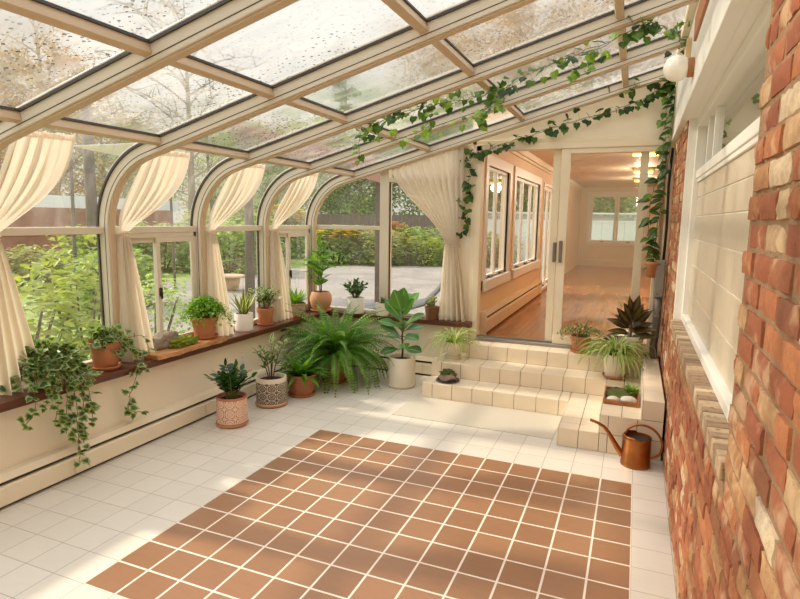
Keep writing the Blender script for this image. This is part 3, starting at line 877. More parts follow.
# --- white window in the brick opening
w = sempty('window_9'); XWN = .298
b = MB(); t = .07
b.box((XWN-.035, WY0, WZ0), (XWN+.05, WY0+t, WZ1)); b.box((XWN-.035, WY1-t, WZ0), (XWN+.05, WY1, WZ1))
b.box((XWN-.035, WY0+t, WZ1-.075), (XWN+.05, WY1-t, WZ1)); b.box((XWN-.035, WY0+t, WZ0), (XWN+.05, WY1-t, WZ0+.05))
b.box((.21, WY1-.02, WZ0-.02), (XWN, WY1+.02, WZ1+.02)); b.box((.168, WY0-.02, WZ1-.012), (XWN+.06, WY1+.02, WZ1+.06))
b.build('frame', M['white'], w, bevel=.005)
b = MB(); b.box((XWN-.02, WY0+t, 2.045), (XWN+.03, WY1-t, 2.10)); b.box((XWN-.012, WY0+t, 2.02), (XWN+.03, WY1-t, 2.045))
for yy in (.30, -.05): b.box((XWN-.004, yy-.022, 2.10), (XWN+.04, yy, WZ1-.075))
b.build('rail', M['white'], w, bevel=.004)
b = MB(); zz = [WZ0+.05, 1.24, 1.44, 1.62, 1.78, 1.91, 2.02]
for a, c2 in zip(zz, zz[1:]): b.box((XWN, WY0+t, a+.004), (XWN+.02, WY1-t, c2-.004))
b.build('panel', M['panel'], w, bevel=.002)
b = MB(); b.box((XWN+.006, WY0+t, WZ0+.05), (XWN+.03, WY1-t, 2.02)); b.build('panel_seam', M['white'], w)
g = MB(); g.add([(XWN+.02, WY0+t, 2.1), (XWN+.02, WY1-t, 2.1), (XWN+.02, WY1-t, WZ1-.075), (XWN+.02, WY0+t, WZ1-.075)], [(0, 1, 2, 3)]); g.build('pane', M['glass_dark'], w)
b = MB(); b.box((XWN+.14, WY0-.1, 1.9), (XWN+.16, WY1+.1, 2.6)); b.build('reflection_backing', M['reflection_backing'], w)  # sheet added behind the pane, coloured like its grey-olive reflection
# white boards above the opening, wall plate, brown strip
b = MB(); b.box((.165, WY0-.25, WZ1+.03), (.24, YW-.002, roofz(.2)+.05)); struct(b.build('trim_3', M['white'], bevel=.004))
b = MB(); b.box((.15, WY0-.3, WZ1-.02), (.215, .75, WZ1+.04)); b.box((.157, .75, WZ1-.01), (.215, YW-.004, WZ1+.04)); struct(b.build('trim_4', M['white'], bevel=.006))
b = MB(); b.box((.12, YB, roofz(.2)-.10), (.20, YW-.01, roofz(.2)-.015)); struct(b.build('trim_5', M['cream'], bevel=.01))
b = MB(); b.box((.15, WY0-.25, 2.80), (.168, .02, 2.94)); struct(b.build('trim_6', M['lampwood'], bevel=.004))
b = MB(); b.box((XR, YB, 2.55), (.3, WY0-.24, roofz(.2)+.05)); struct(b.build('trim_7', M['wall']))

# --- hall beyond the sliding door
HF, HC, HX0, HX1, HY0, HY1 = .44, 2.73, -1.66, 1.9, YW+.1, 13.8
b = MB(); b.box((HX0-.1, HY0-.1, HF-.1), (HX1+.1, HY1+.1, HF+.005)); struct(b.build('floor_hall', M['hallfloor']))
b = MB(); b.box((HX0-.1, HY0, HC), (HX1+.1, HY1+.1, HC+.1)); struct(b.build('ceiling_hall', M['hallceil']))
b = MB(); b.box((HX1, HY0, HF), (HX1+.1, HY1, HC)); b.box((XD1+.1, HY0, HF), (HX1, HY0+.08, HC+.1)); struct(b.build('wall_hall_right', M['hallwall']))
# left wall with two window groups and a glazed doorway
W1 = (2.42, 3.58); W2 = (4.0, 6.1); DR = (6.55, 8.1); LZ0, LZ1 = 1.06, 2.34
b = MB()
ys = [HY0, W1[0], W1[1], W2[0], W2[1], DR[0], DR[1], HY1]
for k in range(0, 8, 2): b.box((HX0-.1, ys[k], HF), (HX0, ys[k+1], HC))
for (a, c2) in (W1, W2): b.box((HX0-.1, a, HF), (HX0, c2, LZ0)); b.box((HX0-.1, a, LZ1), (HX0, c2, HC))
b.box((HX0-.1, DR[0], 2.42), (HX0, DR[1], HC))
struct(b.build('wall_hall_left', M['hallwall']))
b = MB(); b.box((HX0, HY0, HC-.09), (HX0+.06, HY1, HC)); b.box((HX0, HY0, HC-.13), (HX0+.03, HY1, HC-.09)); struct(b.build('trim_8', M['hallback'], bevel=.01))
def wframe(name, fn, a0, a1, z0, z1, nm, casing=.07, mull=.06, fm=None, pm=None):
    """window: fn(a, depth, z) -> point, nm lights"""
    w = sempty(name); fm = fm or M['white']; pm = pm or M['glass']
    def bx(mb, p0, p1):
        A = fn(*p0); B = fn(*p1)
        mb.box(tuple(min(i, j) for i, j in zip(A, B)), tuple(max(i, j) for i, j in zip(A, B)))
    b = MB()
    bx(b, (a0-casing, -.02, z0-casing), (a0, .03, z1+casing)); bx(b, (a1, -.02, z0-casing), (a1+casing, .03, z1+casing))
    bx(b, (a0, -.02, z1), (a1, .03, z1+casing)); bx(b, (a0-casing, -.05, z0-casing), (a1+casing, .03, z0))
    b.build('frame', fm, w, bevel=.004)
    st = (a1-a0)/nm
    for k in range(nm):
        s = MB(); q0, q1 = a0+k*st, a0+(k+1)*st; m = mull
        bx(s, (q0+.004, .02, z0), (q0+m, .06, z1)); bx(s, (q1-m, .02, z0), (q1-.004, .06, z1))
        bx(s, (q0+m, .02, z0), (q1-m, .06, z0+m)); bx(s, (q0+m, .02, z1-m), (q1-m, .06, z1))
        so = s.build('sash', fm, w, bevel=.003)
        g = MB(); g.add([fn(q0+m, .04, z0+m), fn(q1-m, .04, z0+m), fn(q1-m, .04, z1-m), fn(q0+m, .04, z1-m)], [(0, 1, 2, 3)]); g.build('pane', pm, so)
        c_ = MB(); bx(c_, ((q0+q1)/2-.05, -.02, z0+.005), ((q0+q1)/2+.05, .02, z0+.03)); c_.build('crank', M['track'], so)
    return w
fl = lambda a, dd, z: (HX0-dd, a, z)
wframe('window_10', fl, W1[0], W1[1], LZ0, LZ1, 2, .12, .036)
wframe('window_11', fl, W2[0], W2[1], LZ0, LZ1, 3, .12, .042)
wframe('door_2', fl, DR[0]+.05, DR[1]-.05, HF+.08, 2.36, 2, .05)
b = MB()
BW = (-1.38, .08, 1.14, 2.52)
b.box((HX0-.1, HY1, HF), (BW[0], HY1+.1, HC)); b.box((BW[1], HY1, HF), (HX1, HY1+.1, HC)); b.box((BW[0], HY1, HF), (BW[1], HY1+.1, BW[2])); b.box((BW[0], HY1, BW[3]), (BW[1], HY1+.1, HC))
struct(b.build('wall_hall_back', M['hallback']))
wframe('window_12', lambda a, dd, z: (a, HY1+dd, z), BW[0]+.01, BW[1]-.01, BW[2]+.01, BW[3]-.01, 2, .09)
b = MB(); b.box((HX0+.09, HY1-.03, HF+.006), (HX1, HY1, HF+.16)); b.box((HX0+.08, HY1-.06, HF+.006), (HX1-.1, HY1-.031, HF+.2)); struct(b.build('baseboard_hall', M['hallback'], bevel=.006))

# ================================================================ THINGS: room fittings
def heater(name, label, loc, ln, axis, mbody, h=.2, dp=.07):
    t = thing(name, label, 'heater', loc)
    f = (lambda a, q, z: (q, a, z)) if axis == 'y' else (lambda a, q, z: (a, -q, z))
    b = MB()
    b.prism([(0, .02), (dp-.008, .02), (dp, .028), (dp, h*.62), (dp-.012, h*.62+.012), (0, h*.62+.012)], lambda q, z, tt: f(tt, q, z), 0, ln)
    fc = b.build('front_cover', mbody, t)
    b = MB(); b.prism([(0, h*.86), (dp-.025, h*.86), (dp-.004, h*.80), (dp, h*.82), (dp-.02, h), (0, h)], lambda q, z, tt: f(tt, q, z), 0, ln); b.build('top_cover', mbody, t)
    b = MB(); b.prism([(0, h*.6), (dp-.03, h*.6), (dp-.03, h*.88), (0, h*.88)], lambda q, z, tt: f(tt, q, z), .002, ln-.002); b.build('slot', M['gasket'], t)
    b = MB(); b.prism([(0, 0), (dp-.03, 0), (dp-.03, .03), (0, .03)], lambda q, z, tt: f(tt, q, z), .002, ln-.002); b.build('base_gap_shade', M['gasket'], t)  # dark strip standing in for the shadow under the cover
    k = 1.2
    while k < ln-.1:
        b = MB(); b.prism([(dp, .03), (dp+.0015, .03), (dp+.0015, h*.62), (dp, h*.62)], lambda q, z, tt: f(tt, q, z), k, k+.004); k += 1.25
        b.build('joint', M['frame_tan'], fc)
    for a0 in (0, ln-.01):
        b = MB(); b.prism([(0, 0), (dp+.002, 0), (dp+.002, h*.9), (dp-.02, h+.001), (0, h+.001)], lambda q, z, tt: f(tt, q, z), a0-.003, a0+.013); b.build('end_cap', mbody, t)
    return t
heater('baseboard_heater', 'long cream baseboard heater along the floor under the left sill', (-3.5, YB+.06, 0), 1.86-YB-.06, 'y', M['cream'], .21, .08)
heater('baseboard_heater', 'short cream baseboard heater behind the fiddle leaf fig', (-3.40, YW-.05, 0), 1.44, 'x', M['cream'], .21, .08)
t = heater('baseboard_heater', 'peach baseboard heater low on the hall wall beyond the open door', (HX0, 2.3, HF+.005), 4.1, 'y', M['hallwall'], .26, .075)

def plate(name, label, cat, loc, axis, kind):
    t = thing(name, label, cat, loc)
    f = (lambda a, q, z: (q, a, z)) if axis == 'y' else (lambda a, q, z: (a, -q, z))
    def bx(mb, p, q):
        A, B = f(*p), f(*q); mb.box(tuple(map(min, A, B)), tuple(map(max, A, B)))
    b = MB(); bx(b, (-.037, 0, -.058), (.037, .006, .058)); cp = b.build('cover_plate', M['white'], t, bevel=.003)
    if kind == 'switch':
        b = MB(); bx(b, (-.006, .006, -.012), (.006, .018, .012)); b.build('toggle', M['white'], cp, bevel=.002)
    else:
        for z in (-.024, .024):
            b = MB(); bx(b, (-.015, .006, z-.014), (.015, .009, z+.014)); b.build('socket', M['ceramic'], cp, bevel=.003)
plate('light_switch', 'white light switch plate on the wall between curtain and door', 'switch', (-1.745, YW, 1.5), 'x', 'switch')
plate('power_outlet', 'white outlet on the low left wall above the patterned pots', 'outlet', (-3.5, .42, .37), 'y', 'o')
plate('power_outlet', 'white outlet on the end wall between fern and fig', 'outlet', (-2.52, YW-.05, .42), 'x', 'o')

# curtains
def curtain_side(yn, label, flip=1):
    t = thing('curtain', label, 'curtain', (-3.5, yn+.07, SILL), group=None)
    O = V((-3.5, yn+.07, SILL))
    top0, top1 = V((EX-.03, yn+.065, EZ-.03)), V((EX+.012, yn+.395, EZ-.018))
    tie = V((XG+.115, yn+.075, 1.60))
    rr = random.Random(int(yn*100)+5); ph = rr.random()*6
    def f(u, v):
        # v 0 top .. 1 tie
        a = top0.lerp(top1, u)
        a = a+V((0.008*sin(u*2*pi*11), 0, 0))*(1-v)
        w = .085*(u-.5)
        bt = tie+V((.02*sin(u*pi), w, 0))
        c1 = a+V((-.12-.10*(1-u), .02*u, -.36)); c2 = bt+V((.03, .17*u+.005, .16))
        p = a*(1-v)**3+c1*(3*v*(1-v)**2)+c2*(3*v*v*(1-v))+bt*v**3
        am = .034*sin(pi*min(1, v*.95+.16))*(1-.45*v)
        q = sin(u*2*pi*4.5+ph+1.5*v+.8*sin(5*u+ph))+.45*sin(u*2*pi*9.5+2*ph-v)
        return p+V((am*q, am*.5*cos(u*2*pi*5.5+ph), am*.4*q))-O
    b = MB(); b.grid(f, 66, 24); ud = b.build('upper_drape', M['curtain'], t, smooth=True)
    def g(u, v):
        wd = .085+.23*v**.75
        y = tie.y+(u-.5)*wd+.075*v; z = tie.z-(tie.z-SILL-.004)*v
        am = .018+.022*v
        q = sin(u*2*pi*4.5+ph+.8*v)+.35*sin(u*2*pi*9+ph*2-v)
        return V((tie.x+.012+am*q+.02*v, y+.006*cos(u*2*pi*4.5), z+.0*q))-O
    b = MB(); b.grid(g, 60, 22); b.build('lower_drape', M['curtain'], t, smooth=True)
    def hd(u, v):
        a = top0.lerp(top1, u); return a+V((.012*sin(u*2*pi*14)+.004, 0, .0-.035*v))-O
    b = MB(); b.grid(hd, 80, 3); b.build('heading', M['curtain'], ud, smooth=True)
    b = MB(); pts = [tie+V((.03*cos(k*pi/8)+.012, .055*sin(k*pi/8), .004*cos(k*pi/8)))-O for k in range(17)]
    b.tube(pts, .011, 8); b.build('tieback', M['curtain'], t, smooth=True)
    return t
curtain_side(RY[3], 'sheer cream curtain at the left edge, behind the big trailing ivy')
curtain_side(RY[4], 'sheer cream curtain between small trailing ivy pot and mossy board')
curtain_side(RY[5], 'sheer cream curtain behind the maidenhair fern pot')
curtain_side(RY[6], 'sheer cream curtain behind the terracotta pot of variegated foliage')
t = thing('curtain', 'wide sheer cream curtain tied back beside the sliding door', 'curtain', (-1.85, YW-.07, SILL)); O = V((-1.85, YW-.07, SILL))
ga, gb = V((-2.64, YW-.055, glassz(-2.64)-.085)), V((-1.80, YW-.055, glassz(-1.80)-.085)); gt = V((-1.915, YW-.075, 1.47))
def gf(u, v):
    a = ga.lerp(gb, u); bt = gt+V(((u-.5)*.15, -.015*sin(pi*u), .03*(.5-u)))
    c1 = a+V((.04*(1-u), 0, -.30)); c2 = bt+V((-.16*(1-u)+.05*u, -.01, .34))
    p = a*(1-v)**3+c1*(3*v*(1-v)**2)+c2*(3*v*v*(1-v))+bt*v**3
    am = .024*(1-.5*v)*min(1, .3+v*3); q = sin(u*2*pi*10+v)+.4*sin(u*2*pi*21+1)
    return p+V((0, am*q, 0))-O
b = MB(); b.grid(gf, 110, 30); ud = b.build('upper_drape', M['curtain'], t, smooth=True)
def gg(u, v):
    wd = .15+.19*v**.8; am = .016+.024*v; q = sin(u*2*pi*5.5+.6*v)+.35*sin(u*2*pi*11-v)
    return V((gt.x+(u-.5)*wd+.04*v+.006*cos(u*30), gt.y+am*q-.01, gt.z-(gt.z-SILL-.005)*v+.02*(.5-u)*(1-v)))-O
b = MB(); b.grid(gg, 80, 26); b.build('lower_drape', M['curtain'], t, smooth=True)
def gh(u, v): return ga.lerp(gb, u)+V((0, .01*sin(u*2*pi*26), .02-.06*v))-O
b = MB(); b.grid(gh, 160, 3); b.build('heading', M['curtain'], ud, smooth=True)
b = MB(); b.tube([gt+V((.085*cos(k*pi/8), .035*sin(-k*pi/8)+.02, -.02*cos(k*pi/8)))-O for k in range(17)], .011, 8); b.build('tieback', M['curtain'], t, smooth=True)
b = MB(); b.tube([ga+V((-.04, .015, .01))-O, gb+V((.03, .015, .01))-O], .008, 8); b.build('rod', M['frame_tan'], t)

# floor mat
b = MB(); b.prism([(-2.0, .575), (-.6, .575), (-.585, 1.165), (-1.97, 1.165)], lambda x, y, z: (x+1.3, y-.87, z), .0005, .006)
tag(b.build('floor_mat', M['mat'], None, (-1.3, .87, 0)), 'translucent pale floor mat lying in front of the tiled steps', 'mat')

# globe wall lamp, wood block
t = thing('wall_lamp', 'white globe lamp with wooden base high on the right wall', 'lamp', (.165, .02, 2.655))
b = MB(); 
b.tube([(0, 0, 0), (-.034, 0, 0)], .056, 24); b.build('base', M['lampwood'], t, bevel=.004)
b = MB(); n = 20
b.lathe([(.076*sin(pi*k/n)+.0005, -.076*cos(pi*k/n)) for k in range(n+1)], 28, (-.092, 0, 0)); b.build('globe', M['globe'], t, smooth=True)
b = MB(); b.box((-.03, -.02, -.065), (0, .045, .065)); tag(b.build('wood_block', M['woodblock'], None, (.165, .40, 2.86), bevel=.004), 'small pale wood block fixed above the globe lamp', 'block')

# electrical box, conduit, cable
t = thing('electrical_box', 'grey metal electrical box on the wall right of the door', 'electrical box', (.15, 1.93, 1.04))
b = MB(); b.box((-.05, -.05, 0), (.035, .06, .35)); b.build('enclosure', M['grey'], t, bevel=.005)
b = MB(); b.box((-.046, -.056, .006), (.031, -.05, .344)); ec = b.build('cover', M['grey'], t, bevel=.003)
for z in (.03, .31):
    b = MB(); b.tube([(-.02, -.056, z), (-.02, -.061, z)], .006, 10); b.build('screw', M['black'], ec)
t = thing('conduit', 'grey conduit pipe running from the electrical box down to the top step', 'pipe', (.14, 1.93, .447))
b = MB(); b.tube([(0, 0, .0), (-.005, 0, .14), (.005, 0, .3), (.008, 0, .45), (.008, 0, .592)], .034, 12); b.build('pipe', M['pipe'], t, smooth=True)
for z in (.2, .4):
    b = MB(); b.tube([(0, 0, z), (0, 0, z+.02)], .039, 12); b.build('clamp', M['grey'], t)
b = MB(); b.tube([(0, 0, 0), (.005, 0, .3), (-.006, .01, .7), (.004, .01, 1.02)], .012, 8)
tag(b.build('cable', M['black'], None, (.165, 1.94, 1.391), smooth=True), 'black cable rising from the grey electrical box beside the bricks', 'cable')

# hall ceiling lamps
for i, (y, lb) in enumerate(((4.7, 'square yellow-lit ceiling lamp nearest the sliding door in the hall'), (7.7, 'square yellow-lit hall ceiling lamp, second from the door'), (10.2, 'square yellow-lit hall ceiling lamp farthest from the door'))):
    if i == 0:
        t = first = thing('ceiling_lamp', lb, 'lamp', (-.04, y, HC), 0, 'ceiling lamps in the hall')
        b = MB(); b.box((-.19, -.19, -.02), (.19, .19, 0)); lb_ = b.build('base', M['woodblock'], t, bevel=.004)
        b = MB(); b.box((-.165, -.165, -.085), (.165, .165, -.02)); b.build('shade', M['lampshade'], t, bevel=.008)
        for s in (-1, 1):
            b = MB(); b.box((s*.18-.012, -.185, -.05), (s*.18+.012, .185, -.02)); b.build('rail', M['woodblock'], lb_, bevel=.003)
            b = MB(); b.box((-.168, s*.176-.01, -.05), (.168, s*.176+.01, -.02)); b.build('rail', M['woodblock'], lb_, bevel=.003)
    else: dup(first, (-.04, y, HC), 0, lb, group='ceiling lamps in the hall')

# ================================================================ THINGS: plants
# --- on the left sill
t = thing('potted_ivy', 'large variegated ivy spilling over the sill at the left edge', 'plant', (-3.535, -1.49, SILL))
z = pot(t, .09, .15, M['ceramic'], 'cyl')
mb, st = MB(), MB()
for k in range(64):
    a = k*2.399; q = sqrt((k+.5)/64); h = V((cos(a), sin(a), 0))
    top = V((0, 0, z+.14*(1-q*.6)))+h*.25*q
    if top.x < -.08: top.x = -.08
    trail(mb, st, bez(V((0, 0, z)), V((h.x*.06, h.y*.1, z+.2)), top+V((0, 0, -.18*q*q)), 6), .062, .02, spread=.045, out=h+V((.3, 0, .4)), hang=.3)
for pth in ([(.05, .02, .18), (.14, .04, .12), (.165, .05, -.05), (.16, .06, -.22), (.165, .05, -.38), (.16, .06, -.53)], [(.05, -.02, .18), (.15, -.05, .1), (.17, -.08, -.1), (.165, -.1, -.22)],
            [(.04, .1, .18), (.15, .14, .08), (.17, .15, -.08), (.165, .17, -.18), (.165, .16, -.3)], [(.05, -.1, .18), (.15, -.2, .05), (.17, -.22, -.08), (.165, -.3, -.18)],
            [(.05, .05, .18), (.15, .1, .0), (.165, .1, -.12), (.165, .08, -.26), (.165, .09, -.4)], [(.05, -.05, .18), (.15, -.13, .02), (.17, -.15, -.1)], [(.06, 0, .18), (.15, .0, .05), (.17, -.02, -.15), (.165, -.03, -.3)]):
    trail(mb, st, meander(pth, 5, .006), .058, .02, spread=.035, out=V((1, 0, .3)))
mb.build('foliage', L['ivy_var'], t); st.build('stems', M['stem'], t)

t = thing('potted_ivy', 'small variegated ivy in a saucered terracotta pot, trailing down the wall', 'plant', (-3.545, -1.05, SILL))
z = pot(t, .108, .185, M['terracotta'], 'taper', True)
mb, st = MB(), MB()
for k in range(26):
    a = k*2.399; q = sqrt((k+.5)/26); h = V((cos(a), sin(a), 0)); e = h*.16*q; e.x = max(e.x, -.09)
    trail(mb, st, bez(V((0, 0, z)), V((e.x*.4, e.y*.5, z+.17)), e+V((0, 0, z+.1-.12*q)), 6), .06, .026, spread=.035, out=h+V((.3, 0, .4)), hang=.2)
for pth in ([(.04, .06, .2), (.13, .13, .14), (.155, .13, .0), (.16, .08, -.14), (.155, .04, -.25), (.155, .07, -.32), (.155, .2, -.36)], [(.05, .0, .2), (.11, .03, .15), (.12, .05, .08)], [(.04, .1, .2), (.11, .24, .2), (.13, .28, .05)], [(.05, .05, .2), (.13, .2, .1), (.158, .17, -.06)]):
    trail(mb, st, meander(pth, 5, .006), .055, .024, spread=.03, out=V((1, 0, .3)))
mb.build('foliage', L['ivy_var'], t); st.build('stems', M['stem'], t)

# board with rock, moss and maidenhair fern
b = MB(); pts = []
for k in range(30):
    tt = k/29; pts.append((.115+.012*sin(tt*9)+.006*sin(tt*31)+.02*sin(pi*tt), -.40+.80*tt))
poly = [(-.14, -.40)]+pts+[(-.14, .40)]
b.prism(poly, lambda x, y, z: (x+(.012 if (z < .01 and x > 0) else 0), y, z), 0, .036)
tag(b.build('live_edge_board', M['slab'], None, (-3.515, -.32, SILL), bevel=.004), 'live-edge wooden board on the sill under rock, moss and fern pot', 'board')
BZ = SILL+.036
tag(lump('rock', M['rock'], None, (0, 0, 0), (.07, .15, .085), 3, .35, 3, 4, (-3.555, -.49, BZ)), 'rough grey-brown rock lying on the wooden board', 'rock')
tag(lump('moss_clump', M['moss'], None, (0, 0, 0), (.058, .14, .05), 8, .35, 6, 5, (-3.47, -.36, BZ)), 'bright green moss mound beside the rock on the board', 'moss')
t = thing('potted_maidenhair_fern', 'bushy light green fern in a terracotta pot on the wooden board', 'plant', (-3.53, -.045, BZ))
z = pot(t, .118, .175, M['terracotta'], 'taper', True)
mb, st = MB(), MB()
for k in range(85):
    a = k*2.399; q = sqrt((k+.5)/85); h = V((cos(a), sin(a), 0)); e = h*.255*q*rnd.uniform(.8, 1.1); e.x = max(e.x, -.08)
    path = bez(V((h.x*.03, h.y*.03, z)), V((e.x*.35, e.y*.35, z+.2)), e+V((0, 0, z+.19*(1-q*q*.9)-.05*q)), 8)
    st.tube(path, .001, 4)
    for j in range(3, 9):
        for c_ in range(4):
            p = path[j]+rv(.028)
            leaf(mb, p, rv(1)+h*.6, V((0, 0, 1))+rv(.5), rnd.uniform(.02, .034), rnd.uniform(.018, .028), 'obovate', .15, .1, seg=2)
mb.build('foliage', L['maiden'], t); st.build('stems', M['stem'], t)

t = thing('potted_snake_plant', 'yellow-edged snake plant in a white cylinder pot on the sill', 'plant', (-3.545, .52, SILL))
z = pot(t, .088, .17, M['ceramic_white'], 'cyl')
strap_rosette(t, z, 15, .27, .05, L['snake'], (.05, .75), .12, fold=.35)
t = thing('potted_peperomia', 'variegated round-leaved plant in terracotta pot and saucer on the sill', 'plant', (-3.54, .86, SILL))
z = pot(t, .09, .16, M['terracotta'], 'taper', True)
bush(t, z, 15, .24, .18, .075, .045, L['var'], 'obovate', 8, stemm=M['bark'])
t = thing('potted_fern', 'small bright fern in a rough stone pot in the sill corner', 'plant', (-3.53, 1.42, SILL))
z = pot(t, .102, .14, M['stonepot'], 'bowl', M['slab'])
strap_rosette(t, z, 44, .2, .034, L['bright'], (.05, 1.0), .25, shape='lance', fold=.2, seg=5)
t = thing('potted_zz_plant', 'tall glossy plant in a round terracotta pot in the window corner', 'plant', (-3.49, 1.89, SILL))
z = pot(t, .132, .215, M['terra_pale'], 'round', True)
bush(t, z, 3, .60, .14, .24, .105, L['glossy'], 'lance', 10, stemr=.006, start=.15, bend=.25, stemm=M['bark'], fold=.25, curl=.35, up=.5)
t = thing('potted_jade', 'stubby jade plant in a white cylinder pot on the end sill', 'plant', (-3.06, 1.95, SILL))
z = pot(t, .102, .185, M['ceramic_white'], 'cyl')
bush(t, z, 17, .22, .17, .06, .04, L['jade'], 'obovate', 9, stemr=.005, curl=-.1)
t = thing('potted_aloe', 'tiny aloe in a small cream pot before the window mullion', 'plant', (-2.715, 1.945, SILL))
z = pot(t, .074, .145, M['ceramic'], 'cyl')
strap_rosette(t, z, 9, .11, .018, L['jade'], (.05, .8), -.05, fold=.5)
t = thing('potted_succulent', 'little succulent in a brown square-shouldered pot near the wide curtain', 'plant', (-2.115, 1.95, SILL))
z = pot(t, .085, .145, M['brownpot'], 'cone')
bush(t, z, 8, .12, .075, .045, .03, L['var'], 'obovate', 6, curl=-.1)

# --- on the floor
t = thing('potted_zamioculcas', 'dark glossy plant in a pink patterned pot on the floor', 'plant', (-3.13, -.20, 0))
z = pot(t, .126, .235, M['pinkpot'], 'cyl', M['terra_pale'])
bush(t, z, 9, .29, .20, .105, .05, L['zz'], 'lance', 6, stemr=.007, pair=True, start=.22, bend=.35, curl=.12, R0=.04)
t = thing('potted_rubber_plant', 'upright variegated plant in a black-and-cream patterned pot on the floor', 'plant', (-3.135, .37, 0))
z = pot(t, .14, .255, M['greypot'], 'cyl', M['terra_pale'])
bush(t, z, 5, .45, .17, .085, .046, L['var'], 'ovate', 11, stemr=.006, start=.3, bend=.3, stemm=M['bark'], curl=.25)
t = thing('potted_fern', 'low strappy fern in an aged terracotta pot left of the big fern', 'plant', (-3.04, .74, 0))
z = pot(t, .14, .20, M['terra_band'], 'bowl', M['terracotta'])
strap_rosette(t, z, 52, .31, .05, L['fern'], (.1, 1.4), .5, shape='lance', fold=.25, seg=7)
t = thing('potted_boston_fern', 'huge arching fern in a terracotta pot in the room corner', 'plant', (-2.97, 1.30, 0))
z = pot(t, .15, .27, M['terra_band'], 'taper', True)
fern(t, z, 150, .75, L['fern'], .085, droop=1.38, spread=(.02, .95), nl=26, R0=.05)
t = thing('potted_fiddle_leaf_fig', 'broad-leaved fig tree in a white cylinder pot by the end wall', 'plant', (-2.265, 1.45, 0))
z = pot(t, .142, .30, M['ceramic'], 'cyl', M['ceramic'])
mb, st = MB(), MB()
trunk = [V((0, 0, z-.02)), V((.01, 0, z+.12)), V((-.005, .01, z+.25)), V((.01, 0, z+.40)), V((.0, 0, z+.5))]
st.tube(trunk, [.012, .011, .01, .008, .006], 8)
def toward(az, el): return V((cos(radians(az))*cos(radians(el)), sin(radians(az))*cos(radians(el)), sin(radians(el))))
for (zz, az, el, Ln, W, cu) in ((.12, 215, -5, .2, .15, .12), (.13, 350, 0, .2, .15, .1), (.2, 60, 20, .16, .12, .1), (.24, 205, 35, .23, .14, .15), (.25, 330, 10, .22, .14, .2), (.27, 110, 35, .2, .13, .1),
        (.18, 300, 5, .17, .12, .2), (.22, 160, 10, .2, .13, .15), (.3, 30, 20, .2, .13, .15), (.38, 140, 40, .2, .13, .1), (.33, 195, 25, .24, .14, .2), (.36, 10, 35, .24, .14, .1), (.36, 270, 30, .18, .13, .2), (.42, 190, 50, .25, .14, .12), (.43, 330, 55, .26, .14, .08), (.46, 80, 60, .24, .14, .05), (.48, 235, 68, .25, .15, .1), (.5, 300, 78, .24, .15, .05), (.5, 30, 55, .24, .12, .12)):
    d_ = toward(az, el); p = V((0, 0, z+zz))
    st.tube([p, p+d_*.04], .004, 6); leaf(mb, p+d_*.035, d_, V((0, 0, 1))+V((0, -.8, 0))*(1 if el > 40 else .5), Ln, W, 'obovate', cu, .18, seg=8)
mb.build('foliage', L['fig'], t, smooth=True); st.build('trunk', M['bark'], t, smooth=True)

# --- on the steps
t = thing('potted_spider_plant', 'small spider plant in a cream pot at the steps\' left end', 'plant', (-1.785, 1.70, H2))
z = pot(t, .088, .155, M['ceramic'], 'cone', M['ceramic'])
arch_rosette(t, z, 58, .40, .02, L['spider'], spread=(.05, 1.2), droop=1.2, R0=.025)
t = thing('moss_rock', 'dark mossy rock on a plate on the lowest step', 'rock', (-1.72, 1.33, H1))
b = MB(); b.lathe([(.07, 0), (.1, .006), (.118, .014), (.115, .017), (.09, .01), (.002, .008)], 28); b.build('plate', M['plate'], t, smooth=True)
lump('rock', M['rock'], t, (0, 0, .01), (.095, .07, .05), 11, .3, 3, 4)
lump('moss', M['moss_dark'], t, (0, 0, .045), (.075, .055, .045), 14, .5, 6, 4)
t = thing('potted_spider_plant', 'large arching spider plant in a cream pot with terracotta saucer on the steps', 'plant', (-.19, 1.61, H2))
z = pot(t, .108, .21, M['ceramic'], 'cone', M['terracotta'])
arch_rosette(t, z, 95, .44, .025, L['spider'], spread=(.03, 1.05), droop=1.3, R0=.03)
t = thing('potted_pilea', 'small trailing variegated plant in a terracotta pot against the door panel', 'plant', (-.53, 1.89, H3))
z = pot(t, .1, .15, M['terracotta'], 'taper', True)
mb, st = MB(), MB()
for k in range(22):
    a = k*2.399; q = sqrt((k+.5)/22); h = V((cos(a), sin(a), 0)); e = h*.25*q; e.y = min(e.y, .08)
    path = bez(V((h.x*.04, h.y*.04, z)), V((e.x*.6, e.y*.6, z+.14)), e+V((0, 0, z+.12-.14*q*q+rnd.uniform(-.03, .06))), 7); st.tube(path, .002, 5)
    for j in range(2, 8):
        for c_ in range(2): leaf(mb, path[j], rv(.8)+h*.5+V((0, 0, .2)), V((0, 0, 1))+rv(.4), .038, .022, 'ovate', .15, .1, seg=3)
mb.build('foliage', L['var'], t); st.build('stems', M['stem'], t)
t = thing('potted_rubber_plant', 'burgundy-leaved rubber plant in a cream pot right of the door', 'plant', (-.07, 1.885, H3))
z = pot(t, .112, .21, M['ceramic'], 'cyl')
mb, st = MB(), MB()
for k in range(17):
    th = (-1+2*((k*.618) % 1))*1.65+rnd.uniform(-.1, .1); q = abs(th)/1.6
    d_ = V((sin(th), rnd.uniform(-.75, .0), cos(th)*.95+.05)); p = V((0, 0, z+.16*(1-q)+rnd.uniform(.0, .06)))
    if d_.x > .6: d_.x = .6
    st.tube([p, p+d_*.03], .004, 5); leaf(mb, p+d_*.02, d_, V((0, -.7, .7))+rv(.4), .25*rnd.uniform(.75, 1.1), .088, 'ovate', .18, .15, seg=6)
st.tube([V((0, 0, z-.02)), V((0, 0, z+.24))], .008, 7)
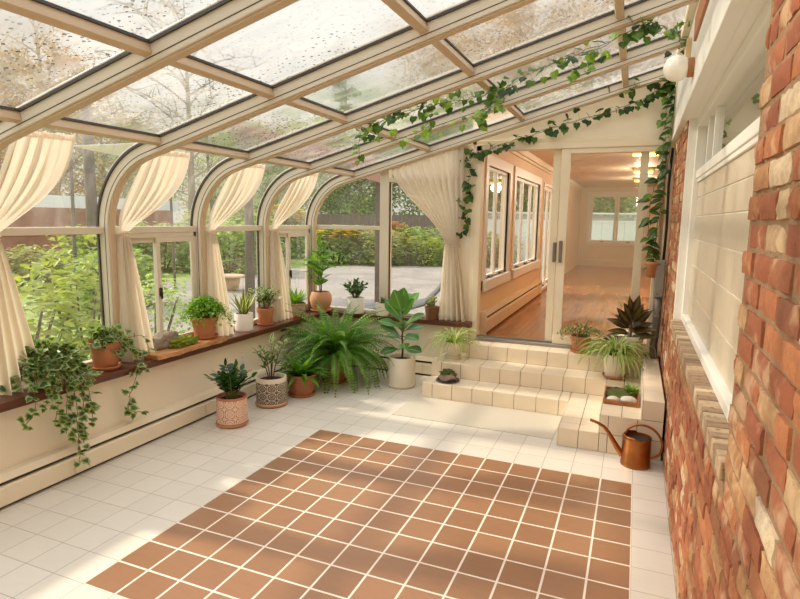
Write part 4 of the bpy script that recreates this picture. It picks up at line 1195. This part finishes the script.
mb.build('foliage', L['burg'], t, smooth=True); st.build('stems', M['bark'], t)
# moss tray
t = thing('wooden_tray', 'shallow wooden tray of moss and pebbles on the side steps', 'tray', (-.11, .945, H2))
b = MB(); x, y = .135, .2
b.box((-x, -y, 0), (x, y, .012)); b.box((-x, -y, .012), (x, -y+.014, .04)); b.box((-x, y-.014, .012), (x, y, .04)); b.box((-x, -y+.014, .012), (-x+.014, y-.014, .04)); b.box((x-.014, -y+.014, .012), (x, y-.014, .04))
b.build('tray_base', M['tray'], t, bevel=.006)
lump('moss', M['moss_dark'], t, (-.01, .03, .012), (.105, .14, .028), 21, .4, 6, 4)
T0 = V((-.11, .945, H2))
b = lump('pebble', M['pebble'], None, (0, 0, 0), (.052, .04, .026), 31, .12, 2, 3, T0+V((-.06, -.135, .012))); tag(b, 'small flat white pebble at the left of the moss tray', 'pebble')
b = lump('pebble', M['pebble'], None, (0, 0, 0), (.065, .048, .034), 37, .12, 2, 3, T0+V((.055, -.125, .012))); tag(b, 'larger oval white pebble at the right of the moss tray', 'pebble')
b = lump('pebble', M['plate'], None, (0, 0, 0), (.04, .035, .026), 41, .2, 2, 3, T0+V((-.045, .135, .018))); tag(b, 'dark stone at the back of the moss tray', 'pebble')
mb = MB()
for k in range(40):
    a = k*2.4; q = sqrt(k/40); e = .2+.9*q
    leaf(mb, V((0, 0, 0)), V((cos(a)*sin(e), sin(a)*sin(e), cos(e))), V((0, 0, 1))+rv(.3), rnd.uniform(.07, .11), .02, 'lance', .3, .1, seg=4)
o = mb.build('fern_sprig', L['bright'], None, T0+V((.07, .11, .03))); tag(o, 'feathery green sprig growing at the back of the moss tray', 'plant')

# --- watering can
t = thing('watering_can', 'copper watering can with long spout on the floor by the brick wall', 'watering can', (.015, .335, 0))
b = MB(); R_ = .098
b.lathe([(R_*.95, 0), (R_*1.03, .004), (R_*1.03, .03), (R_, .036), (R_*.99, .2), (R_*1.02, .206), (R_*1.0, .214), (R_*.96, .212), (R_*.94, .19), (R_*.93, .02), (.002, .018)], 36)
b.build('body', M['copper'], t, smooth=True).data.set_sharp_from_angle(angle=radians(35))
b = MB(); vs = []; N = 24           # hood covering the spout half of the mouth, raised lip
for i in range(N+1):
    a = pi/2+pi*i/N; vs.append((R_*.99*cos(a), R_*.99*sin(a), .212))
for i in range(N+1):
    a = pi/2+pi*i/N; vs.append((R_*.75*cos(a)-.012, R_*.9*sin(a), .226))
b.add(vs, [(i, i+1, N+2+i, N+1+i) for i in range(N)]); b.build('hood', M['copper'], t, smooth=True, solid=.003)
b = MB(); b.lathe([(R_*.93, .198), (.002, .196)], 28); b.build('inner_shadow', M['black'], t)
b = MB(); b.tube([(x, -.0, z) for x, z in ((-.09, .06), (-.125, .105), (-.16, .16), (-.19, .21), (-.225, .25), (-.275, .275), (-.325, .29))], [.024, .02, .017, .014, .012, .0105, .01], 14, cap=False)
b.build('spout', M['copper'], t, smooth=True)
b = MB(); pts = [(.075-.0, .0, .21)]
hp = [(-.075, .212), (-.06, .262), (-.01, .296), (.05, .3), (.11, .275), (.155, .22), (.168, .16), (.155, .105), (.125, .075), (.094, .065)]
b.tube(meander([(x, 0, z) for x, z in hp], 4, 0), .0085, 10); b.build('handle', M['copper'], t, smooth=True)

# --- ivy garlands
def vine(name, label, strands, mats, loc):
    t = thing(name, label, 'vine', loc); O = V(loc); mb, st = MB(), MB()
    for pts, size, step, spread, out, mi in strands:
        trail(mb, st, [p-O for p in meander(pts, 6, .012)], size, step, spread=spread, out=V(out), clump=1, mi=mi, hang=.5)
    mb.build('leaves', mats, t); st.build('stem', M['stem'], t)
    return t
LM = [L['ivy'], L['ivy_light'], L['ivy_dark']]
y = .75
A = [(.13, 1.03, 3.04), (.08, .55, 2.99), (-.07, .12, 2.96), (-.15, .06, 2.93), (-.39, .16, 2.86), (-.63, .14, 2.80), (-.85, .22, 2.74), (-1.08, .34, 2.67), (-1.31, .26, 2.61), (-1.54, .15, 2.55), (-1.76, .05, 2.49), (-1.99, .05, 2.42)]
Bs = [(-1.1, .5, 2.66), (-1.17, .77, 2.65), (-1.39, .72, 2.59), (-1.71, .8, 2.50), (-2.0, .67, 2.42), (-2.18, .42, 2.37)]
Cs = [(-1.95, .05, 2.43), (-2.1, .14, 2.38), (-2.2, .3, 2.33), (-2.22, .32, 2.22)]
Ds = [(-1.08, .36, 2.67), (-1.2, .55, 2.62), (-1.3, .7, 2.58), (-1.33, .74, 2.5)]
Es = [(-.39, .16, 2.86), (-.45, .4, 2.8), (-.6, .5, 2.72)]
Fs = [(-1.54, .15, 2.55), (-1.6, .3, 2.48), (-1.75, .4, 2.4)]
vine('ivy_vine', 'green ivy garland strung under the glass roof panes', [(A, .074, .06, .05, (0, -1, 0), (0, 0, 1)), (A, .06, .09, .09, (0, -1, 0), (0, 1, 2)), (Bs, .07, .07, .05, (0, -1, 0), (0, 1)), (Cs, .06, .05, .05, (0, -1, 0), (0, 1)), (Ds, .075, .03, .06, (0, -1, 0), (1, 1, 0)), (Es, .07, .05, .05, (0, -1, 0), (0, 1)), (Fs, .06, .05, .05, (0, -1, 0), (0, 1))], LM, (-.6, .4, 2.8))
yy = YW-.06
C1 = [(.13, yy, 3.02), (-.0, yy, 2.93), (-.15, yy, 2.84), (-.49, yy, 2.74), (-.85, yy, 2.66), (-1.23, yy, 2.55), (-1.5, yy, 2.47), (-1.72, yy, 2.40)]
C2 = [(-1.72, yy, 2.42), (-1.79, yy, 2.36), (-1.75, yy, 2.2), (-1.74, yy, 2.05), (-1.79, yy, 1.9), (-1.76, yy, 1.75), (-1.82, yy, 1.56)]
vine('ivy_vine', 'dark ivy garland along the gable wall top, hanging down left of the door', [(C1, .085, .035, .05, (0, -1, .2), (2, 2, 0)), (C1, .075, .06, .09, (0, -1, .2), (2, 0, 0)), ([(.12, yy, 3.0), (.1, yy-.03, 2.75), (.09, yy-.02, 2.45), (.07, yy, 2.2)], .085, .045, .07, (0, -1, .3), (0, 1, 2)), (C2, .08, .05, .04, (0, -1, .2), (2, 2, 0)), ([(.12, yy, 3.02), (-.1, yy-.05, 2.98), (-.35, yy-.05, 2.9)], .08, .03, .08, (0, -1, .3), (0, 1, 2))], LM, (-.8, yy, 2.6))
# climbing plant in a wall pot
t = thing('climbing_plant', 'climbing ivy rising from a terracotta wall pot beside the electrical box', 'plant', (.075, 1.925, 1.22)); O = V((.075, 1.925, 1.22))
b = MB(); b.lathe([(.035, 0), (.05, .005), (.066, .12), (.07, .125), (.07, .15), (.062, .15), (.055, .12)], 20); b.build('pot', M['terracotta'], t, smooth=True)
b = MB(); b.lathe([(.056, .115), (.002, .12)], 16); b.build('soil', M['soil'], t)
b = MB(); b.tube([(0, .0, .02), (0, .09, .02)], .008, 6); b.build('hook', M['black'], t)
mb, st = MB(), MB()
for pth in ([(0, 0, .12), (.02, -.01, .5), (.05, 0, .9), (.06, 0, 1.3), (.06, 0, 1.7)], [(.01, 0, .12), (-.05, -.02, .4), (-.06, -.02, .7), (.0, -.01, .95)], [(.0, 0, .12), (.03, -.03, .6), (.08, -.02, 1.2), (.09, -.02, 1.72)]):
    path = meander(pth, 6, .012); st.tube(path, .0028, 5)
    for i in range(len(path)-1):
        for c_ in range(1):
            p = path[i].lerp(path[i+1], rnd.random()); sx = rnd.choice((-1, -1, 1))
            d_ = V((sx*rnd.uniform(.4, 1), -rnd.uniform(.1, .6), rnd.uniform(-.6, .1))); l = rnd.uniform(.08, .13)
            if p.x+d_.x*.1 > .07: d_.x = -abs(d_.x)
            leaf(mb, p, d_, V((0, -.7, .8))+rv(.3), l, l*.5, 'ovate', .35, .15, seg=5, mi=rnd.choice((0, 0, 1)))
mb.build('leaves', [L['ivy_dark'], L['ivy']], t, smooth=True); st.build('stem', M['stem'], t)

# keep foliage on the room side of glass, walls, sill and heaters
for root in list(COL.objects):
    if root.parent is None and root.get('category') in ('plant', 'vine') and root.type == 'EMPTY':
        o_ = root.location
        for ch in root.children:
            if ch.name.split('.')[0] in ('pot', 'saucer', 'soil'): continue
            for v_ in ch.data.vertices:
                x, y, z = v_.co.x+o_.x, v_.co.y+o_.y, v_.co.z+o_.z
                xl = -3.655 if z > SILL else (-3.405 if z > .56 or z < .22 else -3.485)
                yl = YW-.05 if z > SILL else (YW-.2 if z > .56 else YW-.06 if z > .22 else YW-.15)
                if x > -1.6: yl = YW-.045
                if x < xl: x = xl+.004*sin(v_.index)
                if y > yl: y = yl-.004*(1+sin(v_.index*1.7))
                if x > .155: x = .155-.004*(1+sin(v_.index*1.3))
                if z < .004: z = .004
                v_.co = (x-o_.x, y-o_.y, z-o_.z)

# ================================================================ GARDEN
b = MB(); b.box((-90, -40, -.3), (60, 90, -.02)); struct(b.build('ground', M['lawn']))
b = MB()
pp = [(XG-.1, .45), (-5.5, .9), (-8.5, 3.2), (-11.5, 7.5), (-11.3, 12), (-9.5, 15.2), (-6, 16.6), (-2.2, 17), (-2.2, HY0+.2), (-1.95, HY0+.2), (-1.95, YW+.12), (XG-.1, YW+.12)]
b.prism(pp, lambda x, y, z: (x, y, z), -.05, .0); struct(b.build('patio', M['patio']))

def shrub_mesh(kind, seed, n=900, leafL=.09, leafW=.06, flat=1.0, shape='ovate'):
    rr = random.Random(seed); mb = MB()
    for k in range(n):
        u = rr.random(); a = rr.random()*2*pi; q = rr.random()**.4
        zz = rr.random()**.8; R_ = (.5*sqrt(max(.05, 1-(zz*1.05-.35)**2/.75)))*q
        lob = 1+.22*sin(a*3+seed)+.15*sin(a*5+zz*7)
        p = V((R_*lob*cos(a), R_*lob*sin(a), zz*flat*(1+.12*sin(a*4+seed))))
        d_ = V((cos(a), sin(a), rr.uniform(-.5, .7)))+V((rr.uniform(-.6, .6), rr.uniform(-.6, .6), 0))
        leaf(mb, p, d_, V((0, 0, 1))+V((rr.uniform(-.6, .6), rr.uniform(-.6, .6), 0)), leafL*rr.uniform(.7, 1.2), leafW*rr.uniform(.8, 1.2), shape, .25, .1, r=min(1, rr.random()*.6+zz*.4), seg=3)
    return mb
def make_shrub(name, label, cat, m, seed, loc, sc, rz=0, n=900, ll=.09, lw=.06, fl=None, group=None):
    t = thing(name, label, cat, loc, rz, group); t.scale = sc
    shrub_mesh(name, seed, n, ll, lw).build('foliage', m, t)
    s = MB(); rr = random.Random(seed)
    for k in range(7):
        a = k*.9; s.tube([V((.05*cos(a), .05*sin(a), 0)), V((.18*cos(a), .18*sin(a), .45)), V((.3*cos(a), .3*sin(a), .8))], [.016, .012, .006], 5)
    s.build('stems', M['bark'], t)
    if fl:
        mb = MB()
        for k in range(280):
            a = rr.random()*2*pi; q = rr.random()**.5*.46
            p = V((q*cos(a), q*sin(a), 1.0-.5*q*q*2+rr.uniform(-.12, .1)))
            for c_ in range(5):
                b_ = c_*1.256; leaf(mb, p, V((cos(b_), sin(b_), .5)), V((0, 0, 1)), .08, .075, 'ovate', .1, 0, seg=2)
        mb.build('flowers', fl, t)['kind'] = 'stuff'
    return t
# close shrubs outside the garden windows
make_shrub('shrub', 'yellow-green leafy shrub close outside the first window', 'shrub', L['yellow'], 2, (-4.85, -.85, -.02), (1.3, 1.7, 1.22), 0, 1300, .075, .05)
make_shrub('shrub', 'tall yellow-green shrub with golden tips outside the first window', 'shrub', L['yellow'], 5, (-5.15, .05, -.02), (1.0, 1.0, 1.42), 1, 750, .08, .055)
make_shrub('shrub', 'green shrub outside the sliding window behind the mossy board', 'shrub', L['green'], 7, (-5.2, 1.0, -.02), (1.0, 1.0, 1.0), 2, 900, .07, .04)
g0 = make_shrub('shrub', 'rounded green garden bush left of the patio', 'shrub', L['green'], 11, (-11.8, 10.5, -.02), (2.4, 2.4, 1.5), 0, 2300, .09, .055)
y0s = make_shrub('shrub', 'yellow-flowered bush at the patio edge behind the tall corner plant', 'shrub', L['green'], 13, (-10.8, 15.7, -.02), (2.4, 2.2, 1.35), 0, 1900, .09, .055, fl=L['gold'])
s0 = make_shrub('shrub', 'olive bush at the patio edge beside the dark post', 'shrub', L['olive'], 17, (-9.1, 16.0, -.02), (2.3, 2.0, 1.2), 0, 2200, .085, .05)
o0 = make_shrub('shrub', 'orange-flowered plant past the dark post', 'shrub', L['olive'], 19, (-9.0, 17.6, -.02), (1.5, 1.4, 1.05), 0, 1600, .08, .05, fl=L['orange'])
v0 = make_shrub('shrub', 'bright lime bush at the far edge of the patio', 'shrub', L['yellow'], 23, (-7.7, 16.9, -.02), (2.3, 1.8, 1.0), 0, 2300, .08, .05)
for src, loc, rz, sc, lb in ((g0, (-8.6, 18.3, -.02), 1, (2.3, 2, 1.3), 'green bush behind the orange-flowered plant'), (g0, (-13.6, 13.5, -.02), 2, (2.6, 2.6, 1.7), 'wide green bush between the yellow flowers and the lawn'),
        (s0, (-5.2, 17.8, -.02), 1, (2, 1.8, 1.2), 'olive bush at the patio edge beside the wide curtain'), (y0s, (-14.6, 17.5, -.02), 1, (2.8, 2.6, 2.1), 'second yellow-flowered bush, farther back than the first'),
        (g0, (-14.2, 10.2, -.02), 3, (2.0, 2.0, 1.4), 'green bush on the lawn seen through the third bay'), (s0, (-15.3, 14.2, -.02), 2, (3, 3, 2), 'olive bush far across the lawn in the third bay'), (o0, (-9.9, 18.8, -.02), 2, (2, 2, 1.5), 'orange-flowered plant in front of the grey fence'),
        (g0, (-15.0, 8.8, -.02), 5, (2.4, 2.4, 1.3), 'green bush before the brick garden wall in the second bay'), (s0, (-13.5, 5.2, -.02), 5, (1.8, 1.8, .9), 'olive bush before the brick garden wall in the first bay'),
        (g0, (-9.2, 3.9, -.02), 6, (1.6, 1.6, 1.0), 'low green bush at the lawn edge seen through the sliding window'), (g0, (-18.5, 20, -.02), 7, (3.5, 3.5, 2.4), 'large green bush far behind the stone planter')):
    dup(src, loc, rz, lb, sc)
# trees
def make_tree(name, label, m, seed, loc, H, cr, n, trunkr, ll=.3, crown0=.3, shape='round', group=None, bark=None, dens=1.0):
    t = thing(name, label, 'tree', loc, 0, group); rr = random.Random(seed); mb, st = MB(), MB()
    st.tube([V((0, 0, 0)), V((.1, 0, H*.35)), V((-.05, .1, H*.7)), V((0, 0, H*.97))], [trunkr, trunkr*.75, trunkr*.4, .02], 8)
    nb = 26
    ends = []
    for k in range(nb):
        q = crown0+(1-crown0)*(k+.5)/nb; a = k*2.4+rr.random()
        s = (q-crown0)/(1-crown0)
        rad = cr*(sqrt(max(.03, 1-(2*s-.85)**2/1.4)) if shape == 'round' else (1-s)*.95+.06)*rr.uniform(.75, 1.1)
        rise = rad*(.5 if shape == 'round' else -.12)
        p0 = V((0, 0, H*q*.92)); p2 = V((rad*cos(a), rad*sin(a), H*q*.92+rise))
        path = bez(p0, (p0+p2)/2+V((0, 0, rad*.15)), p2, 6)
        st.tube(path, [trunkr*.35*(1-.8*j/6)*(1-.5*s) for j in range(7)], 5)
        for j in range(2, 7):
            for c_ in range(2):
                e = path[j]+V((rr.uniform(-1, 1), rr.uniform(-1, 1), rr.uniform(-.3, .9)))*rad*.33
                st.tube([path[j], (path[j]+e)/2+V((0, 0, .1)), e], [.03, .018, .008], 4); ends.append((path[j], e, rad))
    for k in range(int(n*dens)):
        a_, e_, rad = ends[rr.randrange(len(ends))]
        p = a_.lerp(e_, rr.uniform(.2, 1.15))+V((rr.gauss(0, 1), rr.gauss(0, 1), rr.gauss(0, .8)))*rad*.16
        leaf(mb, p, V((rr.uniform(-1, 1), rr.uniform(-1, 1), rr.uniform(-.8, .4))), V((rr.uniform(-1, 1), rr.uniform(-1, 1), 1)), ll*rr.uniform(.7, 1.2), ll*.6, 'ovate', .2, .1, r=rr.random(), seg=2)
    mb.build('foliage', m, t); st.build('trunk', bark or M['hazebark'], t)
    return t
tg = 'background trees beyond the garden'
ta = make_tree('tree', 'tan autumn tree beyond the brick garden wall', L['autumn'], 1, (-29, 13.5, -.1), 9.5, 3.6, 6500, .22, .17, .12)
tb = make_tree('tree', 'olive tree line crown beyond the garden', L['olive'], 2, (-27, 19, -.1), 7.0, 3.6, 9000, .22, .16, .08, group=tg)
tc = make_tree('tree', 'green broad tree behind the grey fence', L['green'], 3, (-15, 26, -.1), 7.4, 3.8, 15000, .22, .23, .06)
td = make_tree('tree', 'tall pointed evergreen seen through the wet roof pane', L['deep'], 4, (-17.5, 29, -.1), 12.6, 3.2, 9000, .24, .18, .05, 'cone')
te = make_tree('tree', 'nearly bare tree with fine branches seen through the upper left roof pane', L['autumn'], 5, (-21, 19, -.1), 12.5, 4.2, 900, .2, .14)
for src, loc, rz, sc, lb, gp in ((tb, (-31, 24, -.1), 1, 1.0, None, tg), (tb, (-28, 29, -.1), 2, 1.05, None, tg), (tb, (-25, 34, -.1), 4, 1.1, None, tg), (tb, (-36, 17, -.1), 5, 1.2, None, tg),
        (tc, (-20.5, 25, -.1), 1, .95, 'green broad tree beyond the third bay', None), (tc, (-9.5, 27.5, -.1), 2, 1.0, 'green broad tree behind the fence beside the window mullion', None), (tc, (-3.5, 27, -.1), 3, .95, 'green broad tree behind the fence past the wide curtain', None),
        (ta, (-6.2, 30, -.1), 1, 1.5, 'tan autumn tree far behind the grey fence', None), (ta, (-1.0, 31, -.1), 2, 1.5, 'tan autumn tree rising over the sliding door roof', None),
        (ta, (-26, 15.5, -.1), 4, 1.0, 'tan autumn tree in front of the olive tree line', None), (ta, (-10.8, 31, -.1), 5, 1.35, 'tan autumn tree between the pale bare tree and the fence', None), (te, (-12.5, 33, -.1), 1, 1.0, 'nearly bare tree rising behind the fence', None), (te, (4, 36, -.1), 3, 1.15, 'nearly bare tree seen through the upper right roof pane', None), (ta, (5, 40, -.1), 2, 1.3, 'tan autumn tree seen through the upper right roof panes', None), (te, (-30, 18, -.1), 5, .95, 'nearly bare tree behind the olive tree line', None)):
    dup(src, loc, rz, lb or src['label'], sc, gp)
# brick garden wall with white fence strip
b = MB(); b.box((-.12, -16, 0), (.12, 7.5, 2.0)); tag(b.build('garden_wall', M['gardenbrick'], None, (-18.5, 7.5, -.05)), 'reddish brick wall across the lawn beyond the first window', 'wall')
b = MB()
for k in range(15): b.box((-.03, -16+k*1.6, 0), (.03, -16+k*1.6+1.57, .42))
tag(b.build('white_fence', M['vinyl'], None, (-18.5, 7.5, 1.952)), 'low white fence on top of the brick garden wall', 'fence')
# grey board fence at the far end
t = thing('board_fence', 'grey wooden board fence behind the flower beds', 'fence', (-9, 20.8, -.02))
b = MB()
for k in range(110): b.box((-8.8+k*.16, -.012+.006*(k % 2), .05), (-8.8+k*.16+.148, .012+.006*(k % 2), 1.95))
b.build('boards', M['fencewood'], t)
b = MB(); b.box((-8.8, .018, .4), (8.8, .06, .5)); b.box((-8.8, .018, 1.5), (8.8, .06, 1.6)); b.build('rails', M['fencewood'], t)
for k in range(8):
    b = MB(); b.box((-8.8+k*2.5, .02, 0), (-8.7+k*2.5, .12, 2.05)); b.build('post', M['fencewood'], t)
# posts of the pergola and beam
t = thing('pergola', 'dark pergola post with reddish sloping beam beside the end window', 'pergola', (-4.25, 5.2, 0))
b = MB(); b.box((-.055, -.055, .02), (.055, .055, 2.6)); b.build('post', M['post'], t, bevel=.01)
b = MB(); b.box((-.16, -.16, 0), (.16, .16, .025)); b.build('base_plate', M['post'], t, bevel=.004)
b = MB(); b.prism([(-3.0, 3.1), (.12, 2.33), (.12, 2.70), (-3.0, 3.5)], lambda a, c, tt: (a, tt, c), -.2, -.07); b.build('beam', M['beam'], t, bevel=.01)
def wpost(label, loc, r, h, m):
    t = thing('timber_post', label, 'post', loc); b = MB()
    b.tube([(0, 0, 0), (0.02, 0, h*.5), (0, .02, h)], [r, r*.93, r*.88], 10); sh_ = b.build('shaft', m, t, smooth=True)
    b = MB(); b.tube([(0, 0, h-.001), (0, 0, h+.03)], [r*.95, r*.7], 10); b.build('cap', m, sh_)
wpost('weathered timber post outside the bay with the stone planter', (-6.0, 3.85, 0), .085, 2.9, M['bark_grey'])
wpost('weathered timber post on the lawn beyond the first window', (-10, 4.2, -.02), .11, 4.3, M['bark_grey'])
# stone planter
t = thing('stone_planter', 'stone planter bowl with rim on the lawn edge beyond the third bay', 'planter', (-8.9, 6.95, 0)); t.scale = (.58,)*3
b = MB(); b.lathe([(.22, 0), (.3, .03), (.36, .3), (.38, .5), (.33, .52), (.3, .45)], 24); b.build('bowl', M['stonepot'], t, smooth=True)
b = MB(); b.lathe([(.36, .52), (.62, .55), (.62, .62), (.5, .64), (.3, .6)], 24); b.build('rim', M['stonepot'], t, smooth=True)
# shade sail
t = thing('shade_sail', 'pale triangular shade sail seen high through the first curved pane', 'sail', (-9.6, 4.6, 2.95))
b = MB(); P0, P1, P2 = V((-.1, -1.0, .02)), V((.5, 1.9, .55)), V((-.6, 1.9, .0))
def sf(u, v):
    p = P0.lerp(P1.lerp(P2, v), u); return p-V((0, 0, .15*u*(1-u)))
b.grid(sf, 10, 8); b.build('cloth', M['sail'], t, smooth=True, solid=.01)
b = MB(); b.tube([(.5, 1.9, .55), (.6, 2.0, -2.95)], .03, 8); b.build('mast', M['bark_grey'], t)
b = MB(); b.tube([(-.6, 1.9, 0), (-.62, 1.95, -2.95)], .03, 8); b.build('mast', M['bark_grey'], t)
b = MB(); b.tube([(-.1, -1.0, .02), (-.12, -1.05, -2.95)], .03, 8); b.build('mast', M['bark_grey'], t)
# pool cover strip and lounger
b = MB(); b.box((-2.2, -1, 0), (2.2, 1, .45)); tag(b.build('pool', M['pool'], None, (-9.3, 19.6, -.02), bevel=.05), 'pale blue raised pool between the bushes and the grey fence', 'pool')
t = thing('garden_lounger', 'grey garden lounger on the patio behind the small succulent', 'chair', (-3.36, 4.3, 0), pi+.3); t.scale = (1.2,)*3
b = MB(); cur = [(-.55, .75), (-.42, .55), (-.25, .38), (0, .3), (.3, .32), (.6, .28)]
def lf(u, v):
    k = u*(len(cur)-1); i = min(int(k), len(cur)-2); f = k-i
    return V((cur[i][0]*(1-f)+cur[i+1][0]*f, (v-.5)*.55, cur[i][1]*(1-f)+cur[i+1][1]*f))
b.grid(lf, 20, 4); b.build('sling', M['lounger'], t, smooth=True, solid=.03)
for (x, h) in ((-.3, .4), (.45, .3)):
    for s in (-1, 1):
        b = MB(); b.tube([(x, s*.25, 0), (x, s*.25, h)], .015, 8); b.build('leg', M['black'], t)
# white lattice fence behind the hall
t = thing('lattice_fence', 'white panel fence with lattice top outside the far hall window', 'fence', (-.5, 19, -.02))
b = MB()
for k in range(30): b.box((-6+k*.4, -.02, .1), (-6+k*.4+.39, .02, 1.75))
b.build('panels', M['vinyl'], t)
b = MB()
for k in range(120):
    x = -6+k*.1
    b.prism([(x, 1.8), (x+.02, 1.8), (x+.27, 2.05), (x+.25, 2.05)], lambda a, c, tt: (a, tt, c), -.01, .0)
    b.prism([(x+.25, 1.8), (x+.27, 1.8), (x+.02, 2.05), (x, 2.05)], lambda a, c, tt: (a, tt, c), .0, .01)
b.build('lattice', M['vinyl'], t)
b = MB(); b.box((-6, -.03, 1.75), (6, .03, 1.81)); b.box((-6, -.03, 2.04), (6, .03, 2.1)); b.box((-6, -.03, .02), (6, .03, .1)); b.build('rail', M['vinyl'], t)
dup(g0, (.95, 17.8, -.02), 2, 'green bush before the white lattice fence', (1.2, 1.2, 1.8))
dup(tc, (-2.5, 27, -.1), 5, 'green broad tree behind the white lattice fence', .8)
dup(tc, (3.5, 28, -.1), 6, 'green broad tree right of the white lattice fence', .85)

# ================================================================ LIGHT, WORLD, CAMERA
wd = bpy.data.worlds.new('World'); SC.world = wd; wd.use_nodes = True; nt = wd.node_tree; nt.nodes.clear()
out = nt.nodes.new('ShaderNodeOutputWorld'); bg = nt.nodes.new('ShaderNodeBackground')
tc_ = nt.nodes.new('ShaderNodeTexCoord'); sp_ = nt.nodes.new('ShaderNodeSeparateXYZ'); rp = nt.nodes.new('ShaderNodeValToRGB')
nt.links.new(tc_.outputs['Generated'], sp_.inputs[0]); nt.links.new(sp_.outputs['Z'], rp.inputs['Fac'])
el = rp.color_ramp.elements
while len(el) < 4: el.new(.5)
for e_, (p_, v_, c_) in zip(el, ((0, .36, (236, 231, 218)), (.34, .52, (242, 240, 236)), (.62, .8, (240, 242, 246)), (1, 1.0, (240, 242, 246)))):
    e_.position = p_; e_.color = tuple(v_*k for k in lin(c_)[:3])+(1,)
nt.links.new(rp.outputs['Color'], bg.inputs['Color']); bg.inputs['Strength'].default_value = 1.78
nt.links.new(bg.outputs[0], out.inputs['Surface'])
sl = bpy.data.lights.new('sun', 'SUN'); sl.energy = 3.5; sl.angle = radians(3.2); sl.color = (1.0, .88, .72)
so = bpy.data.objects.new('sun', sl); COL.objects.link(so)
so.rotation_euler = V((1.0, .12, -.70)).to_track_quat('-Z', 'Y').to_euler()
for i, y in enumerate((4.7, 7.7, 10.2)):
    al = bpy.data.lights.new('hall_lamp_light', 'POINT'); al.energy = 30; al.color = (1, .86, .66); al.shadow_soft_size = .12
    ao = bpy.data.objects.new('hall_lamp_light', al); COL.objects.link(ao); ao.location = (-.04, y, HC-.2)

cam = bpy.data.cameras.new('camera'); cam.sensor_fit = 'HORIZONTAL'; cam.sensor_width = 36; cam.lens = 569.2*36/800
cam.clip_start = .02; cam.clip_end = 300
co = bpy.data.objects.new('camera', cam); COL.objects.link(co); SC.camera = co
yaw, pitch, roll = .38949, -.14014, .01452
fw = V((-sin(yaw)*cos(pitch), cos(yaw)*cos(pitch), sin(pitch))); rt = V((cos(yaw), sin(yaw), 0)); up = rt.cross(fw)
r2 = rt*cos(roll)+up*sin(roll); u2 = up*cos(roll)-rt*sin(roll)
mt = Matrix((r2, u2, -fw)).transposed().to_4x4(); mt.translation = V((-.0868, -3.9313, 1.7311)); co.matrix_world = mt

vs = SC.view_settings; vs.view_transform = 'Standard'; vs.look = 'None'; vs.gamma = 1; vs.use_curve_mapping = False; vs.exposure = 0.42
